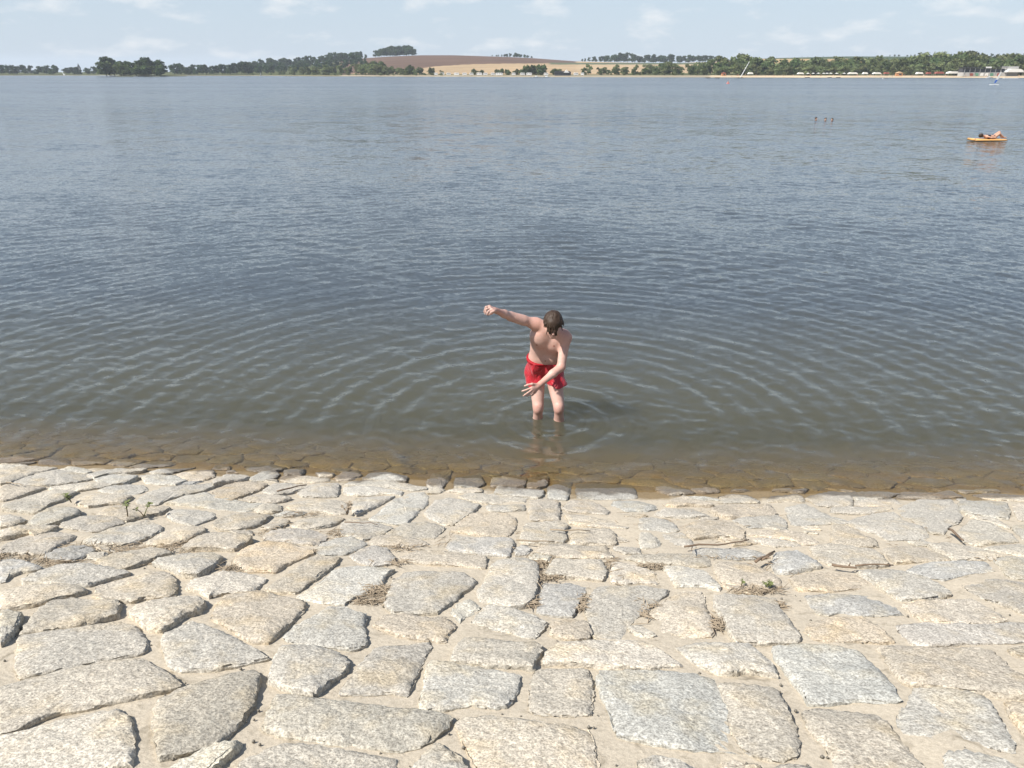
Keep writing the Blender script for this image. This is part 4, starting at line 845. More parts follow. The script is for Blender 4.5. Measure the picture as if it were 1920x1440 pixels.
# trunk
for s in (-1, 1):
    l0 = -s * X_ * .075; l1 = s * lat * -.075
    B.bone(pel + l0, wai + l0 * .93, .098, .088, .06, (fro, .92)); B.bone(wai + l0 * .93, che + s * lat * .082, .088, .103, .06, (fro, .9))
    B.bone(che + s * lat * .08, nek + s * lat * .085 - axis * .05, .10, .075, .05)
    B.ell(che + s * lat * .075 + fro * .060 + axis * .045, (lat, fro, axis), (.078, .026, .058), .05)                 # chest
    B.bone(nek + s * lat * .04, (shR if s > 0 else shL) * .75 + nek * .25 + axis * .01, .048, .045, .05)           # collar
B.ell(wai + fro * .050 - axis * .0, (lat, fro, axis), (.10, .050, .09), .05)                                          # belly
B.ell(wai + fro * .112 - axis * .015, (lat, fro, axis), (.008, .02, .006), .012, True)                                # navel
# head
crown = at(1038.5, 590, Y0 - .30); chin = at(1035.5, 627, Y0 - .225); hx = crown - chin; hx /= np.linalg.norm(hx)
hc = (crown + chin) / 2; hf = np.cross(X_, hx); hf /= np.linalg.norm(hf); hf = hf if hf[1] < 0 else -hf                                 # face direction
hs = np.cross(hx, hf); print('head', np.linalg.norm(crown - chin), hx, hf)
B.bone(nek - axis * .02, hc - hf * .02, .060, .055, .03)
B.ell(hc + hx * .025 - hf * .012, (hs, hf, hx), (.074, .094, .098), .03); B.ell(hc - hx * .05 + hf * .03, (hs, hf, hx), (.056, .062, .075), .03)
B.ell(hc - hx * .108 + hf * .055, (hs, hf, hx), (.028, .026, .024), .02)                                               # chin
B.bone(hc + hf * .088 + hx * .005, hc + hf * .112 - hx * .035, .009, .013, .012)                                       # nose
for s in (-1, 1):
    B.ell(hc + s * hs * .030 + hf * .090 + hx * .004, (hs, hf, hx), (.016, .014, .011), .01, True)                     # eye sockets
    B.ell(hc + s * hs * .076 - hf * .005 - hx * .015, (hs, hf, hx), (.010, .020, .032), .008)                         # ears
B.ell(hc + hf * .098 - hx * .068, (hs, hf, hx), (.022, .008, .006), .006)                                             # lips
# legs
for hp, kn, an, s in ((hipR, knR, anR, 1), (hipL, knL, anL, -1)):
    B.bone(hp, kn * .9 + hp * .1, .094, .060, .04); B.ell(kn + np.array([0, -.012, .0]), np.eye(3), (.050, .052, .060), .03)
    B.bone(kn - np.array([0, 0, .03]), kn * .62 + an * .38 + np.array([0, .022, 0]), .048, .054, .03); B.bone(kn * .62 + an * .38 + np.array([0, .02, 0]), an, .052, .034, .03)
    zb = float(bank_z(an[0], an[1])) + .03
    B.bone(an, (an[0], an[1] + .02, zb + .04), .036, .036, .02); B.bone((an[0], an[1] + .03, zb + .03), (an[0] - s * .02, an[1] - .17, zb + .045), .036, .030, .03)
# arms
B.ell(shR, np.eye(3), (.062, .062, .060), .05); B.ell(shL, np.eye(3), (.062, .064, .064), .05)
B.bone(shR, elR, .054, .041, .04); B.bone(shR * .5 + elR * .5, elR, .048, .040, .03); B.bone(elR, elR * .55 + wrR * .45, .042, .040, .02); B.bone(elR * .55 + wrR * .45, wrR, .040, .027, .02)
B.bone(shL, elL, .056, .043, .04); B.bone(elL, elL * .6 + wrL * .4, .044, .041, .02); B.bone(elL * .6 + wrL * .4, wrL, .041, .028, .02)
# hands: palm, four unequal fingers with knuckle bends, thumb from the side of the palm
def hand(wr, kn, tips, thumb, rad=.0088):
    kc = np.mean(kn, axis=0); nrm = np.cross(kn[-1] - kn[0], kc - wr); nrm /= np.linalg.norm(nrm)
    B.bone(wr, wr * .6 + kc * .4, .027, .026, .015)
    for k in kn: B.bone(wr * .72 + k * .28, k, .018, .0125, .012)
    for k, (mid, tip) in zip(kn, tips): B.chain([k, mid, mid * .45 + tip * .55 + nrm * .0, tip], [.0115, rad * 1.06, rad, rad * .82], .006)
    B.chain(thumb, [.017, .0125, .0105, .0085], .010)
YR = Y0 - .42
knk = [at(917.5, 574, YR - .01), at(919.5, 577.5, YR - .03), at(923, 580.5, YR - .045), at(926.5, 583, YR - .05)]
hand(wrR, knk, [(at(911, 575.5, YR - .03), at(907.5, 585.5, YR - .03)), (at(912, 579.5, YR - .055), at(909.5, 589, YR - .05)), (at(916, 583.5, YR - .07), at(913, 589.5, YR - .06)), (at(920.5, 586, YR - .07), at(917, 590.5, YR - .06))],
     [wrR * .8 + knk[0] * .2, at(922, 587, YR + .03), at(917, 589.5, YR + .02), at(913.5, 590, YR + .0)])
YL = Y0 - .41
knl = [at(996.5, 727, YL - .02), at(997.5, 730.5, YL - .025), at(1000, 733.5, YL - .02), at(1003.5, 735.5, YL - .005)]
hand(wrL, knl, [(at(987, 731, YL - .04), at(978.5, 733.5, YL - .04)), (at(989.5, 736.5, YL - .04), at(981, 742.5, YL - .03)), (at(993.5, 739, YL - .03), at(987, 743, YL - .015)), (at(999.5, 739.5, YL - .01), at(996, 742.5, YL + .0))],
     [wrL * .75 + knl[0] * .25, at(998, 720, YL - .01), at(990, 721.5, YL - .02), at(983.5, 723.8, YL - .025)])
nipR, nipL, nav = at(1005, 648.5, Y0 - .1), at(1040, 655, Y0 - .1), at(1021, 678.5, Y0)
body_me = B.mesh('body')
def nearest(me, px, py):
    co = np.empty(len(me.vertices) * 3, np.float32); me.vertices.foreach_get('co', co); co = co.reshape(-1, 3); d = ray(px, py); d = d / np.linalg.norm(d)
    v = co - CAM; t = v @ d; e = np.linalg.norm(v - t[:, None] * d, axis=1); ok = e < .012
    return co[ok][np.argmin(t[ok])] if ok.any() else co[np.argmin(e)]
M_SKIN = skin_mat('skin', [(nearest(body_me, 1005, 648.5), .014, (.26, .115, .085)), (nearest(body_me, 1039, 651), .014, (.26, .115, .085)), (nearest(body_me, 1021, 678.5), .009, (.20, .09, .06))],
    [(shR, .15, (.46, .215, .16), .55), (shL, .16, (.46, .215, .16), .55), (knR, .085, (.44, .20, .155), .7), (knL, .085, (.44, .20, .155), .7), (elL, .08, (.46, .21, .155), .5), (wrL, .12, (.47, .225, .165), .5), (wrR, .13, (.47, .22, .16), .6), (chin, .09, (.46, .22, .17), .5), (wai, .20, (.52, .36, .285), .45), (hipL * .4 + knL * .6, .14, (.52, .36, .30), .5), (hipR * .4 + knR * .6, .14, (.52, .36, .30), .5)])
base = np.array([.385, 7.5, float(bank_z(.385, 7.5))])
man = empty('person', tuple(base)); tag(man, 'person in red shorts wading knee-deep, bent forward with one arm flung out', 'person')
def under(me, name, mat): me.transform(Matrix.Translation(Vector(-base))); return mesh_obj(name, me, mat, man)
under(body_me, 'body', M_SKIN)
# shorts
Sh = Body((.0, 7.15, .16), (.78, 7.9, .86), .0055)
for s in (-1, 1):
    l0 = -s * X_ * .076; Sh.bone(pel + l0 - np.array([0, 0, .02]), wai + l0 * 1.0 + axis * .03, .122, .117, .05, (fro, 1.0))
for hp, kn, s in ((hipR, knR, -1), (hipL, knL, 1)):
    e = hp * .50 + kn * .50
    Sh.bone(hp + np.array([s * .012, 0, .0]), e + np.array([s * .014, .004, 0]), .110, .108, .03)
Sh.half(wai + axis * .004 + fro * .03, axis * 1.0 + lat * .02 - fro * .10)
hem = (hipR * .75 + knR * .25 + hipL * .75 + knL * .25) / 2
Sh.half(hem, (0.06, .10, -1))
# folds in the cloth
Pg = np.stack(np.meshgrid(*Sh.ax, indexing='ij'), -1); r_ = np.random.default_rng(4); fold = 0
for k in range(9):
    w = r_.normal(size=3) * np.array([1, .6, 1.1]); w *= (22 + 34 * r_.random()) / np.linalg.norm(w); ph = r_.random() * 6.28
    fold = fold + np.sin(Pg @ w + ph + 1.3 * np.sin(Pg @ (r_.normal(size=3) * 9)))
Bd = Body((.0, 7.15, .16), (.78, 7.9, .86), .0055); Bd.g = Sh.g - .002; Bd.half(wai - axis * .026 + fro * .03, -axis - lat * .02 + fro * .10)
Sh.g = Sh.g + (fold * .0028).astype(np.float32)
def cloth_mat():
    t = NT('red_nylon'); P = t.n('ShaderNodeNewGeometry').outputs['Position']; Q = t.n('ShaderNodeMapping', {'Vector': P, 'Scale': (1.0, 1.0, .55), 'Rotation': (0, .5, 0)}).outputs[0]; n = t.noise(Q, 11, 3, .5, dist=1.8); m = t.noise(Q, 30, 3, .6, dist=1.0)
    c = t.mix(t.ramp(n, .35, .7), (.30, .004, .012), (.42, .008, .020)); bp = t.n('ShaderNodeBump', {'Height': t.math('ADD', n, t.math('MULTIPLY', m, .4)), 'Strength': .75, 'Distance': .03}).outputs[0]
    return t.done(t.bsdf(color=c, rough=.36, spec=.5, normal=bp, sheen=.2).outputs[0])
M_RED = cloth_mat(); shorts = under(Sh.mesh('shorts', 1), 'shorts', M_RED); wb = Bd.mesh('waistband', 1); wb.transform(Matrix.Translation(Vector(-base))); mesh_obj('waistband', wb, plain('red_waistband', (.30, .008, .016), .6), shorts)
# hair: wet mop combed forward, strands hanging over the face
Hr = Body((.18, 6.95, .92), (.62, 7.55, 1.45), .004)
Hr.ell(hc + hx * .034 - hf * .018, (hs, hf, hx), (.092, .110, .106), .02)
Hr.ell(hc + hx * .05 + hf * .06, (hs, hf, hx), (.066, .045, .055), .03)
Hr.half(hc - hx * .028 + hf * .0, -hx * 1.0 + hf * .62); rs = np.random.default_rng(12)
for k in range(150):
    a = rs.uniform(-2.2, 2.2); rad = rs.uniform(0.1, 1.0)
    d0 = hf * math.cos(a) * .9 + hs * math.sin(a); st = hc + hx * (.034 + .104 * math.sqrt(max(0.02, 1 - rad ** 2))) - hf * .018 + (hs * math.sin(a) * .086 + hf * math.cos(a) * .105) * rad
    L = rs.uniform(.03, .06); fl = hf * .75 + hs * math.sin(a) * .45 - hx * (.25 + .75 * rad); fl /= np.linalg.norm(fl); fl = fl + rs.normal(size=3) * .12
    Hr.chain([st, st + fl * L * .55, st + fl * L * .95 + np.array([0, 0, -.014])], [.0085, .0075, .0028], .006)
for k in range(13):
    u = rs.uniform(-.9, .9); st = hc + hx * .035 + hf * (.098 - .03 * u * u) + hs * u * .062; L = rs.uniform(.045, .088)
    Hr.chain([st, st + hf * .014 - hx * L * .5 + hs * rs.normal() * .006, st + hf * .012 - hx * L + hs * rs.normal() * .012 + np.array([0, 0, -.012])], [.0095, .0072, .0022], .006)
def hair_mat():
    t = NT('wet_dark_hair'); P = t.n('ShaderNodeNewGeometry').outputs['Position']; n = t.noise(t.n('ShaderNodeMapping', {'Vector': P, 'Scale': (160, 25, 40)}).outputs[0], 1, 3)
    c = t.mix(n, (.016, .010, .008), (.065, .042, .028)); bp = t.n('ShaderNodeBump', {'Height': n, 'Strength': .7, 'Distance': .004}).outputs[0]
    return t.done(t.bsdf(color=c, rough=.5, spec=.2, normal=bp).outputs[0])
M_HAIR = hair_mat(); under(Hr.mesh('hair', 1), 'hair', M_HAIR)
# ------------------------------------------------------------------ things on the far shore and on the water
M_WHITE = plain('white_paint', (.62, .62, .60), .5); M_CANVAS = plain('white_canvas', (.66, .65, .61), .8); M_DKROOF = plain('dark_roof', (.035, .037, .042), .6); M_CONC = plain('concrete', (.36, .35, .33), .85)
M_REDC = plain('red_cloth', (.24, .075, .055), .8); M_ORANGE = plain('orange_wood', (.42, .20, .09), .8); M_GLASS = plain('dark_glass', (.03, .035, .04), .15, .1, 3, .5); M_RUBBER = plain('tyre_rubber', (.02, .02, .02), .8)
M_GREENP = plain('green_paint', (.10, .24, .15), .6); M_POLE = plain('grey_pole', (.30, .30, .29), .5); M_HULL = plain('dark_hull', (.05, .05, .055), .5); M_STRAW = plain('straw_thatch', (.40, .31, .17), .9)
def put(name, x, D, label, cat, group=None, rz=0.0, dz=0.0, on_water=False):
    p = Vector((float(far_x(x, D)), float(D), 0)) if on_water else land(x, D); p.z += dz
    return tag(empty(name, p, rz), label, cat, group)
def arc(w, h, n=8): return [(w / 2 * math.cos(math.pi * k / n), h * math.sin(math.pi * k / n)) for k in range(n + 1)]
# white parasols in a row
for i, x in enumerate((1515, 1525, 1534.5, 1545, 1551, 1558, 1569, 1583, 1597)):
    D = float(shore_D(x)) + 20 + 3 * (i % 3); r = put('beach_parasol', x, D, 'white beach parasol standing in the row on the sand before willows', 'parasol', 'white parasols on the beach')
    MB().tube([(0, 0, -.1), (0, 0, 2.3)], .03).build('pole', M_POLE, r); MB().cone((0, 0, 1.95), 1.75, .55, 10, .05).build('canopy', M_CANVAS, r)
def pavilion(x, w, h, depth, label, mat, D=None, cat='tent', name='party_tent', dz=0):
    D = D or float(shore_D(x)) + 22; r = put(name, x, D, label, cat, dz=dz); k = D / 1538.0; W = w * k; e = h * .55
    MB().prism([(-W / 2, e), (W / 2, e), (W * .44, h * .82), (W * .25, h), (-W * .25, h), (-W * .44, h * .82)], -depth / 2, depth / 2).build('roof', mat, r)
    for sx in (-1, 1):
        for sy in (-1, 1): MB().box((sx * W * .48, sy * depth * .46, e / 2 - .05), (.12, .12, e + .1)).build('post', M_POLE, r)
    return r
pavilion(1407, 9, 2.9, 3.5, 'round white tent alone on the open beach', M_CANVAS)
pavilion(1501, 11, 2.8, 3.0, 'long white flat awning left of the parasol row', M_CANVAS)
pavilion(1599, 17, 2.9, 3.5, 'wide white stall roof right after the parasols', M_CANVAS); pavilion(1622, 9, 2.9, 3.0, 'narrow white stall roof between two wide ones', M_CANVAS)
pavilion(1644, 15, 2.9, 3.2, 'wide white stall roof beside the first red tent', M_CANVAS); pavilion(1662, 9, 3.0, 3.2, 'small dark red tent left of the orange hut', M_REDC)
pavilion(1724, 12, 3.0, 3.4, 'white-roofed stall right of the orange hut', M_CANVAS); pavilion(1741, 8, 3.0, 3.0, 'narrow dark red tent beside the white-roofed stall', M_REDC)
pavilion(1761, 16, 3.4, 3.4, 'wide dark red tent left of the long white marquee', M_REDC); pavilion(1788, 25, 3.6, 4.5, 'long white marquee at the left end of the grandstand', M_CANVAS)
pavilion(1898, 32, 5.4, 8, 'big white peaked marquee before the concrete block', M_CANVAS, name='marquee')
def hut(x, w, h, label, wall, roofm):
    D = float(shore_D(x)) + 22; r = put('beach_hut', x, D, label, 'hut'); W = w * D / 1538
    MB().box((0, 0, h * .32), (W, 2.6, h * .7)).build('wall', wall, r); MB().prism([(-W * .58, h * .66), (W * .58, h * .66), (0, h)], -1.6, 1.6).build('roof', roofm, r)
    MB().box((W * .1, -1.34, h * .36), (W * .4, .06, h * .3)).build('hatch', M_GLASS, r)
hut(1357, 8, 3.0, 'small hut with a rust red roof at the beach start', M_ORANGE, M_REDC); hut(1686, 12, 3.4, 'orange wooden kiosk hut between stalls and red tents', M_ORANGE, plain('pale_roof', (.5, .34, .2), .8))
# grandstand: dark roof over a terrace with stalls, concrete block at its end
D = 668.0; k = D / 1538; r = put('grandstand', 1841, D, 'long grandstand with a dark flat roof above the beach', 'building'); W = 80 * k; z1 = far_z(125.6, D) - land(1841, D).z
MB().prism([(-W / 2, z1 - .9), (W / 2, z1 - .3), (W / 2, z1 + .1), (-W / 2, z1 - .5)], -5, 5).build('roof', M_DKROOF, r)
MB().box((0, 1.5, z1 * .62), (W * .98, 6, z1 * .42)).build('stand_wall', M_HULL, r); MB().box((0, 0, z1 * .2), (W, 8, z1 * .42)).build('base_wall', M_CONC, r)
for i in range(9): MB().box((-W * .48 + i * W * .12, -4.4, z1 * .62), (.25, .25, z1 * .66)).build('column', M_POLE, r)
for i, (fx, m) in enumerate(((-.30, M_REDC), (-.18, M_GREENP), (-.06, M_CANVAS), (.05, M_CANVAS), (.17, M_GREENP), (.33, M_REDC))): MB().box((fx * W, -4.2, z1 * .18), (W * .07, .3, z1 * .30)).build('stall_front', m, r)
MB().box((W * .05, -5.1, z1 - .35), (4.6, .12, 1.1)).build('name_board', M_WHITE, r)
r = put('concrete_block', 1892, D + 2, 'grey concrete block with small windows at the grandstand end', 'building'); z2 = far_z(124.6, D) - land(1892, D).z; W2 = 21 * k
MB().box((0, 0, z2 / 2), (W2, 8, z2)).build('wall', M_CONC, r)
for i in range(3): MB().box((-W2 * .25 + i * W2 * .2, -4.02, z2 * .62), (1.0, .1, 1.5)).build('window', M_GLASS, r)
# club house and caravans on the camp site
D = float(shore_D(1055)) + 26; k = D / 1538; r = put('club_house', 1055, D, 'dark low club house with a white gable among the caravans', 'building')
MB().box((0, 0, 1.3), (30 * k, 7, 2.7)).build('wall', M_HULL, r); MB().prism([(-16 * k, 2.6), (16 * k, 2.6), (13 * k, 3.9), (-13 * k, 3.9)], -4, 4).build('roof', M_DKROOF, r); MB().prism([(1 * k, 2.6), (12 * k, 2.6), (6.5 * k, 5.2)], -4.3, -1).build('gable', M_WHITE, r)
for i in range(6): MB().box((-11 * k + i * 4.4 * k, -3.54, 1.4), (1.2, .08, 1.1)).build('window', M_GLASS, r)
car = [(817, 7, 'first caravan beside the dark shore trees'), (829, 8, 'boxy caravan next to the first one'), (841, 8, 'caravan third from the dark shore trees'), (856, 9, 'long caravan before the stubble field'), (871, 8, 'caravan with a grey awning before the stubble'), (884, 7, 'caravan left of the small twin trees'), (899, 10, 'caravan under the small twin trees'),
       (910, 8, 'caravan just right of the twin trees'), (924, 7, 'low caravan before the darker bush'), (936, 13, 'longest white caravan facing the water'), (963, 7, 'caravan between two round trees'), (980, 8, 'caravan left of the tall round trees'), (992, 10, 'caravan under the tall round trees'), (1024, 8, 'caravan left of the club house'), (1080, 8, 'caravan right of the club house'), (1092, 6, 'last caravan by the willow belt')]
for i, (x, w, lb) in enumerate(car):
    D = float(shore_D(x)) + 24 + (i * 7) % 9; W = w * D / 1538; r = put('caravan', x, D, 'white ' + lb, 'caravan', rz=(i % 3 - 1) * .12)
    MB().prism([(-W / 2, .45), (W / 2, .45), (W / 2, 2.1), (W * .42, 2.55), (-W * .42, 2.6), (-W / 2, 2.2)], -1.1, 1.1).build('body', M_WHITE, r)
    for q in (-.28, .05, .32): MB().box((q * W, -1.12, 1.7), (W * .16, .06, .55)).build('window', M_GLASS, r)
    for q in (-.12, .12): MB().tube([(q * W, -1.0, .33), (q * W, -.75, .33)], .33, 10).build('wheel', M_RUBBER, r)
# left shore: church spire, white crane
D = 1420.0; zt = far_z(119, D); p = land(149.5, D); r = tag(empty('church_tower', p), 'slim church tower with pointed spire above the left shore trees', 'church')
MB().box((0, 0, (zt - p.z) * .3), (4.4, 4.4, (zt - p.z) * .62)).build('tower', M_CONC, r); MB().cone((0, 0, (zt - p.z) * .6), 2.9, (zt - p.z) * .42, 8).build('spire', M_DKROOF, r)
for q in (-1, 1): MB().box((q * .9, -2.22, (zt - p.z) * .48), (.7, .08, 1.6)).build('louvre', M_HULL, r)
D = float(shore_D(117)) + 6; p = land(117, D); r = tag(empty('slipway_crane', p), 'white slanting crane arm on the left shore slipway', 'crane')
MB().box((2.4, 0, .8), (2.4, 2.2, 1.7)).build('cab', M_WHITE, r); MB().tube([(2, 0, 1.2), (-1.6, 0, 5.4)], [.45, .28], 6).build('arm', M_WHITE, r); MB().tube([(-1.6, 0, 5.3), (-1.6, 0, 3.2)], .08).build('cable', M_POLE, r)
# boats
def hull(mb, L, Wd, h, n=9):
    V = []; F = []
    for i in range(n):
        t = i / (n - 1); w = Wd / 2 * min(1, (1 - t) * 2.6) ** .7 * (.85 + .15 * min(1, t * 4)); zz_ = .12 * t * t
        V += [(-L / 2 + L * t, -w, h + zz_), (-L / 2 + L * t, -w * .7, -.12), (-L / 2 + L * t, w * .7, -.12), (-L / 2 + L * t, w, h + zz_), (-L / 2 + L * t, 0, h * .75 + zz_)]
    for i in range(n - 1):
        for j in range(5): a, b = i * 5 + j, i * 5 + (j + 1) % 5; F.append((a, b, b + 5, a + 5))
    F += [(0, 1, 2, 3, 4)[::-1], tuple((n - 1) * 5 + j for j in range(5))]; return mb.add(V, F)
def boat(x, D, L, label, mat, rz=0.0, name='rowing_boat', cabin=False):
    r = put(name, x, D, label, 'boat', on_water=True, rz=rz); hull(MB(), L, L * .34, .45).build('hull', mat, r); MB().box((-.1 * L, 0, .42), (L * .08, L * .26, .05)).build('thwart', M_ORANGE, r)
    if cabin: MB().box((.05 * L, 0, .85), (L * .3, L * .22, .8), .8).build('cabin', M_WHITE, r); MB().box((.21 * L, 0, .95), (.06, L * .18, .35)).build('windscreen', M_GLASS, r)
    return r
boat(1328.5, 590, 3.8, 'small dark rowing boat moored left of its twin', M_HULL, .3); boat(1346, 590, 3.6, 'small dark rowing boat moored before the red hut', M_HULL, -.2)
b = boat(1389, 600, 4.2, 'dark sailing dinghy with a bare leaning mast', M_HULL, .1, 'sailing_dinghy'); MB().tube([(0, 0, .3), (5.6, 0, 11.2)], [.30, .20], 6).build('mast', M_WHITE, b)
boat(1515, 640, 4, 'dark boat drawn up below the first parasol', M_HULL, .1); boat(1557, 640, 3.6, 'dark boat drawn up below the middle parasols', M_HULL, .2); boat(1573, 640, 3.4, 'dark boat drawn up below the last parasols', M_HULL, -.1)
boat(1662, 520, 3.6, 'low white rowing boat off the red tent', M_WHITE, .1); boat(1857, 610, 5.4, 'white motor boat lying off the grandstand', M_WHITE, 3.2, 'motor_boat', True)
boat(1005, 700, 6, 'white motor boat moored left of the club house', M_WHITE, .2, 'motor_boat', True); boat(1024, 690, 6.5, 'long white motor boat moored off the club house', M_WHITE, .1, 'motor_boat', True)
r = put('pontoon', 1897, 560, 'long low white floating pontoon off the big marquee', 'pontoon', on_water=True); MB().box((0, 0, .2), (9.5, 2.0, .35)).build('deck', M_WHITE, r)
for q in (-4, 4): MB().tube([(q, -.8, -.5), (q, -.8, 1.3)], .08).build('bollard', M_POLE, r)
def sail_boat(x, D, mast, label):
    b = boat(x, D, mast * .62, label, M_WHITE, .4, 'sailing_boat'); MB().tube([(0, 0, .3), (0, 0, mast)], .05).build('mast', M_POLE, b); MB().add([(.05, -.02, .9), (-mast * .36, -.02, 1.0), (.05, -.02, mast * .97), (.05, .02, .9), (-mast * .36, .02, 1.0), (.05, .02, mast * .97)], [(0, 1, 2), (5, 4, 3), (0, 3, 4, 1), (1, 4, 5, 2), (2, 5, 3, 0)]).build('sail', M_CANVAS, b)
sail_boat(489, 1060, 4.6, 'tiny white sailing boat under the wooded slope'); boat(542, 905, 4, 'tiny white boat under the pale willows', M_WHITE); boat(253, 840, 4, 'tiny white boat off the island', M_WHITE)
# windsurfer
r = put('windsurf_board', 1870, 258, 'windsurf board with a white and blue leaning sail', 'windsurfer', on_water=True)
MB().box((-.2, 0, .06), (2.8, .6, .12), .9).build('board', M_WHITE, r); s_ = np.array([[-.35, .35], [-.1, .3], [1.15, 3.85], [1.45, 3.75], [.95, 2.0], [.35, .45]])
def slab(pts, t, name, mat, par): n = len(pts); MB().prism([tuple(p) for p in pts], -t, t).build(name, mat, par)
slab([(-.30, .5), (.15, .55), (.62, 1.55), (.02, 1.5)], .03, 'sail_foot', plain('blue_film', (.02, .10, .42), .4), r); slab([(.02, 1.5), (.62, 1.55), (1.02, 2.4), (1.28, 3.75), (1.08, 3.9), (.55, 2.8)], .03, 'sail', M_CANVAS, r)
MB().tube([(-.35, 0, .1), (1.1, 0, 3.95)], .035).build('mast', M_POLE, r)
# ---- people far away: small continuous figures
def figure(seed, pose):
    b = Body((-.55, -.4, -.03), (.55, .4, 1.85), .022); r2 = np.random.default_rng(seed)
    for s in (-1, 1):
        b.bone((s * .09, 0, .92), (s * .10, -.03 * pose, .48), .085, .06); b.bone((s * .10, -.03 * pose, .48), (s * .10, .02, .06), .055, .04); b.bone((s * .10, .03, .04), (s * .11, -.12, .03), .04, .035)
        b.bone((s * .08, 0, .95), (s * .10, 0, 1.35), .10, .10, .06); b.bone((s * .19, 0, 1.40), (s * .27, .02, 1.12), .05, .04); b.bone((s * .27, .02, 1.12), (s * (.22 if pose else .30), -.14 * pose, .88), .04, .03)
        b.bone((s * .22, -.14 * pose, .87) if pose else (s * .30, 0, .87), (s * .24, -.16 * pose, .79), .034, .022)
    b.bone((0, 0, 1.42), (0, -.01, 1.58), .055); b.ell((0, -.01, 1.66), np.eye(3), (.085, .10, .12), .03)
    return b.mesh('body', 1)
FIG = [figure(1, 0), figure(2, 1)]
for m in FIG: m.materials.append(plain('far_skin', (.42, .24, .17), .6))
fh = Body((-.2, -.2, 1.5), (.2, .2, 1.85), .02); fh.ell((0, .012, 1.685), np.eye(3), (.095, .10, .12), .02); fh.half((0, 0, 1.66), (0, -.6, -1)); HAIRF = fh.mesh('hair', 0); HAIRF.materials.append(M_HAIR)
def trunks(seed, rgb):
    b = Body((-.3, -.25, .6), (.3, .25, 1.1), .022)
    for s in (-1, 1): b.bone((s * .09, 0, .95), (s * .10, -.01, .70), .108, .098, .04); b.bone((s * .07, 0, .92), (s * .08, 0, 1.02), .11, .11, .05)
    b.half((0, 0, 1.03), (0, 0, 1)); b.half((0, 0, .68), (0, 0, -1)); m = b.mesh('swimwear', 0); m.materials.append(plain('swimwear', rgb, .7)); return m
TRK = [(trunks(1, (.05, .07, .25)), 'blue'), (trunks(2, (.5, .05, .05)), 'red'), (trunks(3, (.03, .03, .035)), 'black'), (trunks(4, (.65, .6, .5)), 'pale')]
pr = random.Random(8)
spots = [(1372, 'by the red hut'), (1384, 'near the leaning mast'), (1398, 'left of the round white tent'), (1418, 'right of the round white tent'), (1436, 'on the empty sand past the round tent'), (1452, 'on the empty mid beach'), (1470, 'on the empty sand before the awning'), (1488, 'left of the long awning'), (1509, 'between awning and parasols'), (1520, 'under the first parasols'), (1540, 'among the middle parasols'), (1563, 'near the last parasols'), (1576, 'between the last two parasols'), (1608, 'before the first stall'), (1632, 'before the narrow stall'), (1653, 'before the wide stall'), (1674, 'left of the orange hut'), (1697, 'right of the orange hut'), (1711, 'left of the white-roofed stall'), (1733, 'right of the white-roofed stall'), (1750, 'between the red tents'), (1774, 'right of the wide red tent'), (1812, 'below the grandstand left end'), (1830, 'below the grandstand middle'), (1850, 'below the grandstand right part'), (1874, 'below the concrete block'), (1912, 'beside the big marquee')]
for i, (x, where) in enumerate(spots):
    D = float(shore_D(x)) + pr.uniform(4, 15); tm_, tc_ = TRK[i % 4]; r = put('person', x, D, 'tiny bather in ' + tc_ + ' swimwear ' + where, 'person', rz=pr.uniform(-1.2, 1.2)); sc_ = pr.uniform(.9, 1.05); r.scale = (sc_, sc_, sc_)
    mesh_obj('body', FIG[i % 2], None, r); mesh_obj('swimwear', tm_, None, r); mesh_obj('hair', HAIRF, None, r)
# swimmers: heads and shoulders above the water
def swimmer(x, y, label, turn, sc_=1.0):
    p = at_z(x, y, 0.0) - np.array([0, 0, .05 + .04 * abs(turn)]); b = Body((-.45, -.4, -.5), (.45, .4, .4), .016)
    b.ell((0, 0, .16), np.eye(3), (.078, .092, .115), .02); b.bone((0, .01, .08), (0, .03, -.06), .055, .06); b.bone((-.17, .04, -.07), (.17, .04, -.07), .062, .062, .04); b.bone((-.08, .05, -.1), (-.07, .06, -.42), .11, .09, .06); b.bone((.08, .05, -.1), (.07, .06, -.42), .11, .09, .06)
    b.bone((-.18, .03, -.08), (-.33, -.18, -.06), .045, .035); b.bone((.18, .03, -.08), (.34, -.12, -.05), .045, .035); b.ell((0, -.10, .14), np.eye(3), (.012, .018, .018), .012)
    r = tag(empty('person', tuple(p), turn), label, 'person'); m = b.mesh('body', 1); mesh_obj('body', m, plain('swimmer_skin', (.50, .31, .23), .45), r)
    h = Body((-.2, -.2, .0), (.2, .25, .4), .014); h.ell((0, .014, .185), np.eye(3), (.088, .098, .11), .02); h.half((0, -.02, .15), (0, -.7, -1)); mesh_obj('hair', h.mesh('hair', 1), M_HAIR, r)
swimmer(1530, 225, 'swimmer at the left of the three heads far out', .5); swimmer(1547.5, 226.5, 'swimmer in the middle of the three heads far out', -.2); swimmer(1560, 226.5, 'swimmer at the right of the three heads far out', -.8)
r = put('person', 1367, 292, 'pink bather sitting on a float off the red hut', 'person', on_water=True, dz=-.55); mesh_obj('body', FIG[1], None, r); mesh_obj('hair', HAIRF, None, r); r.scale = (1, 1, .85)
r = put('swim_float', 1367, 292, 'red swim float under the pink bather', 'float', on_water=True); MB().cone((0, 0, -.1), .62, .32, 14, .5).build('ring', plain('red_vinyl', (.55, .12, .10), .4), r)
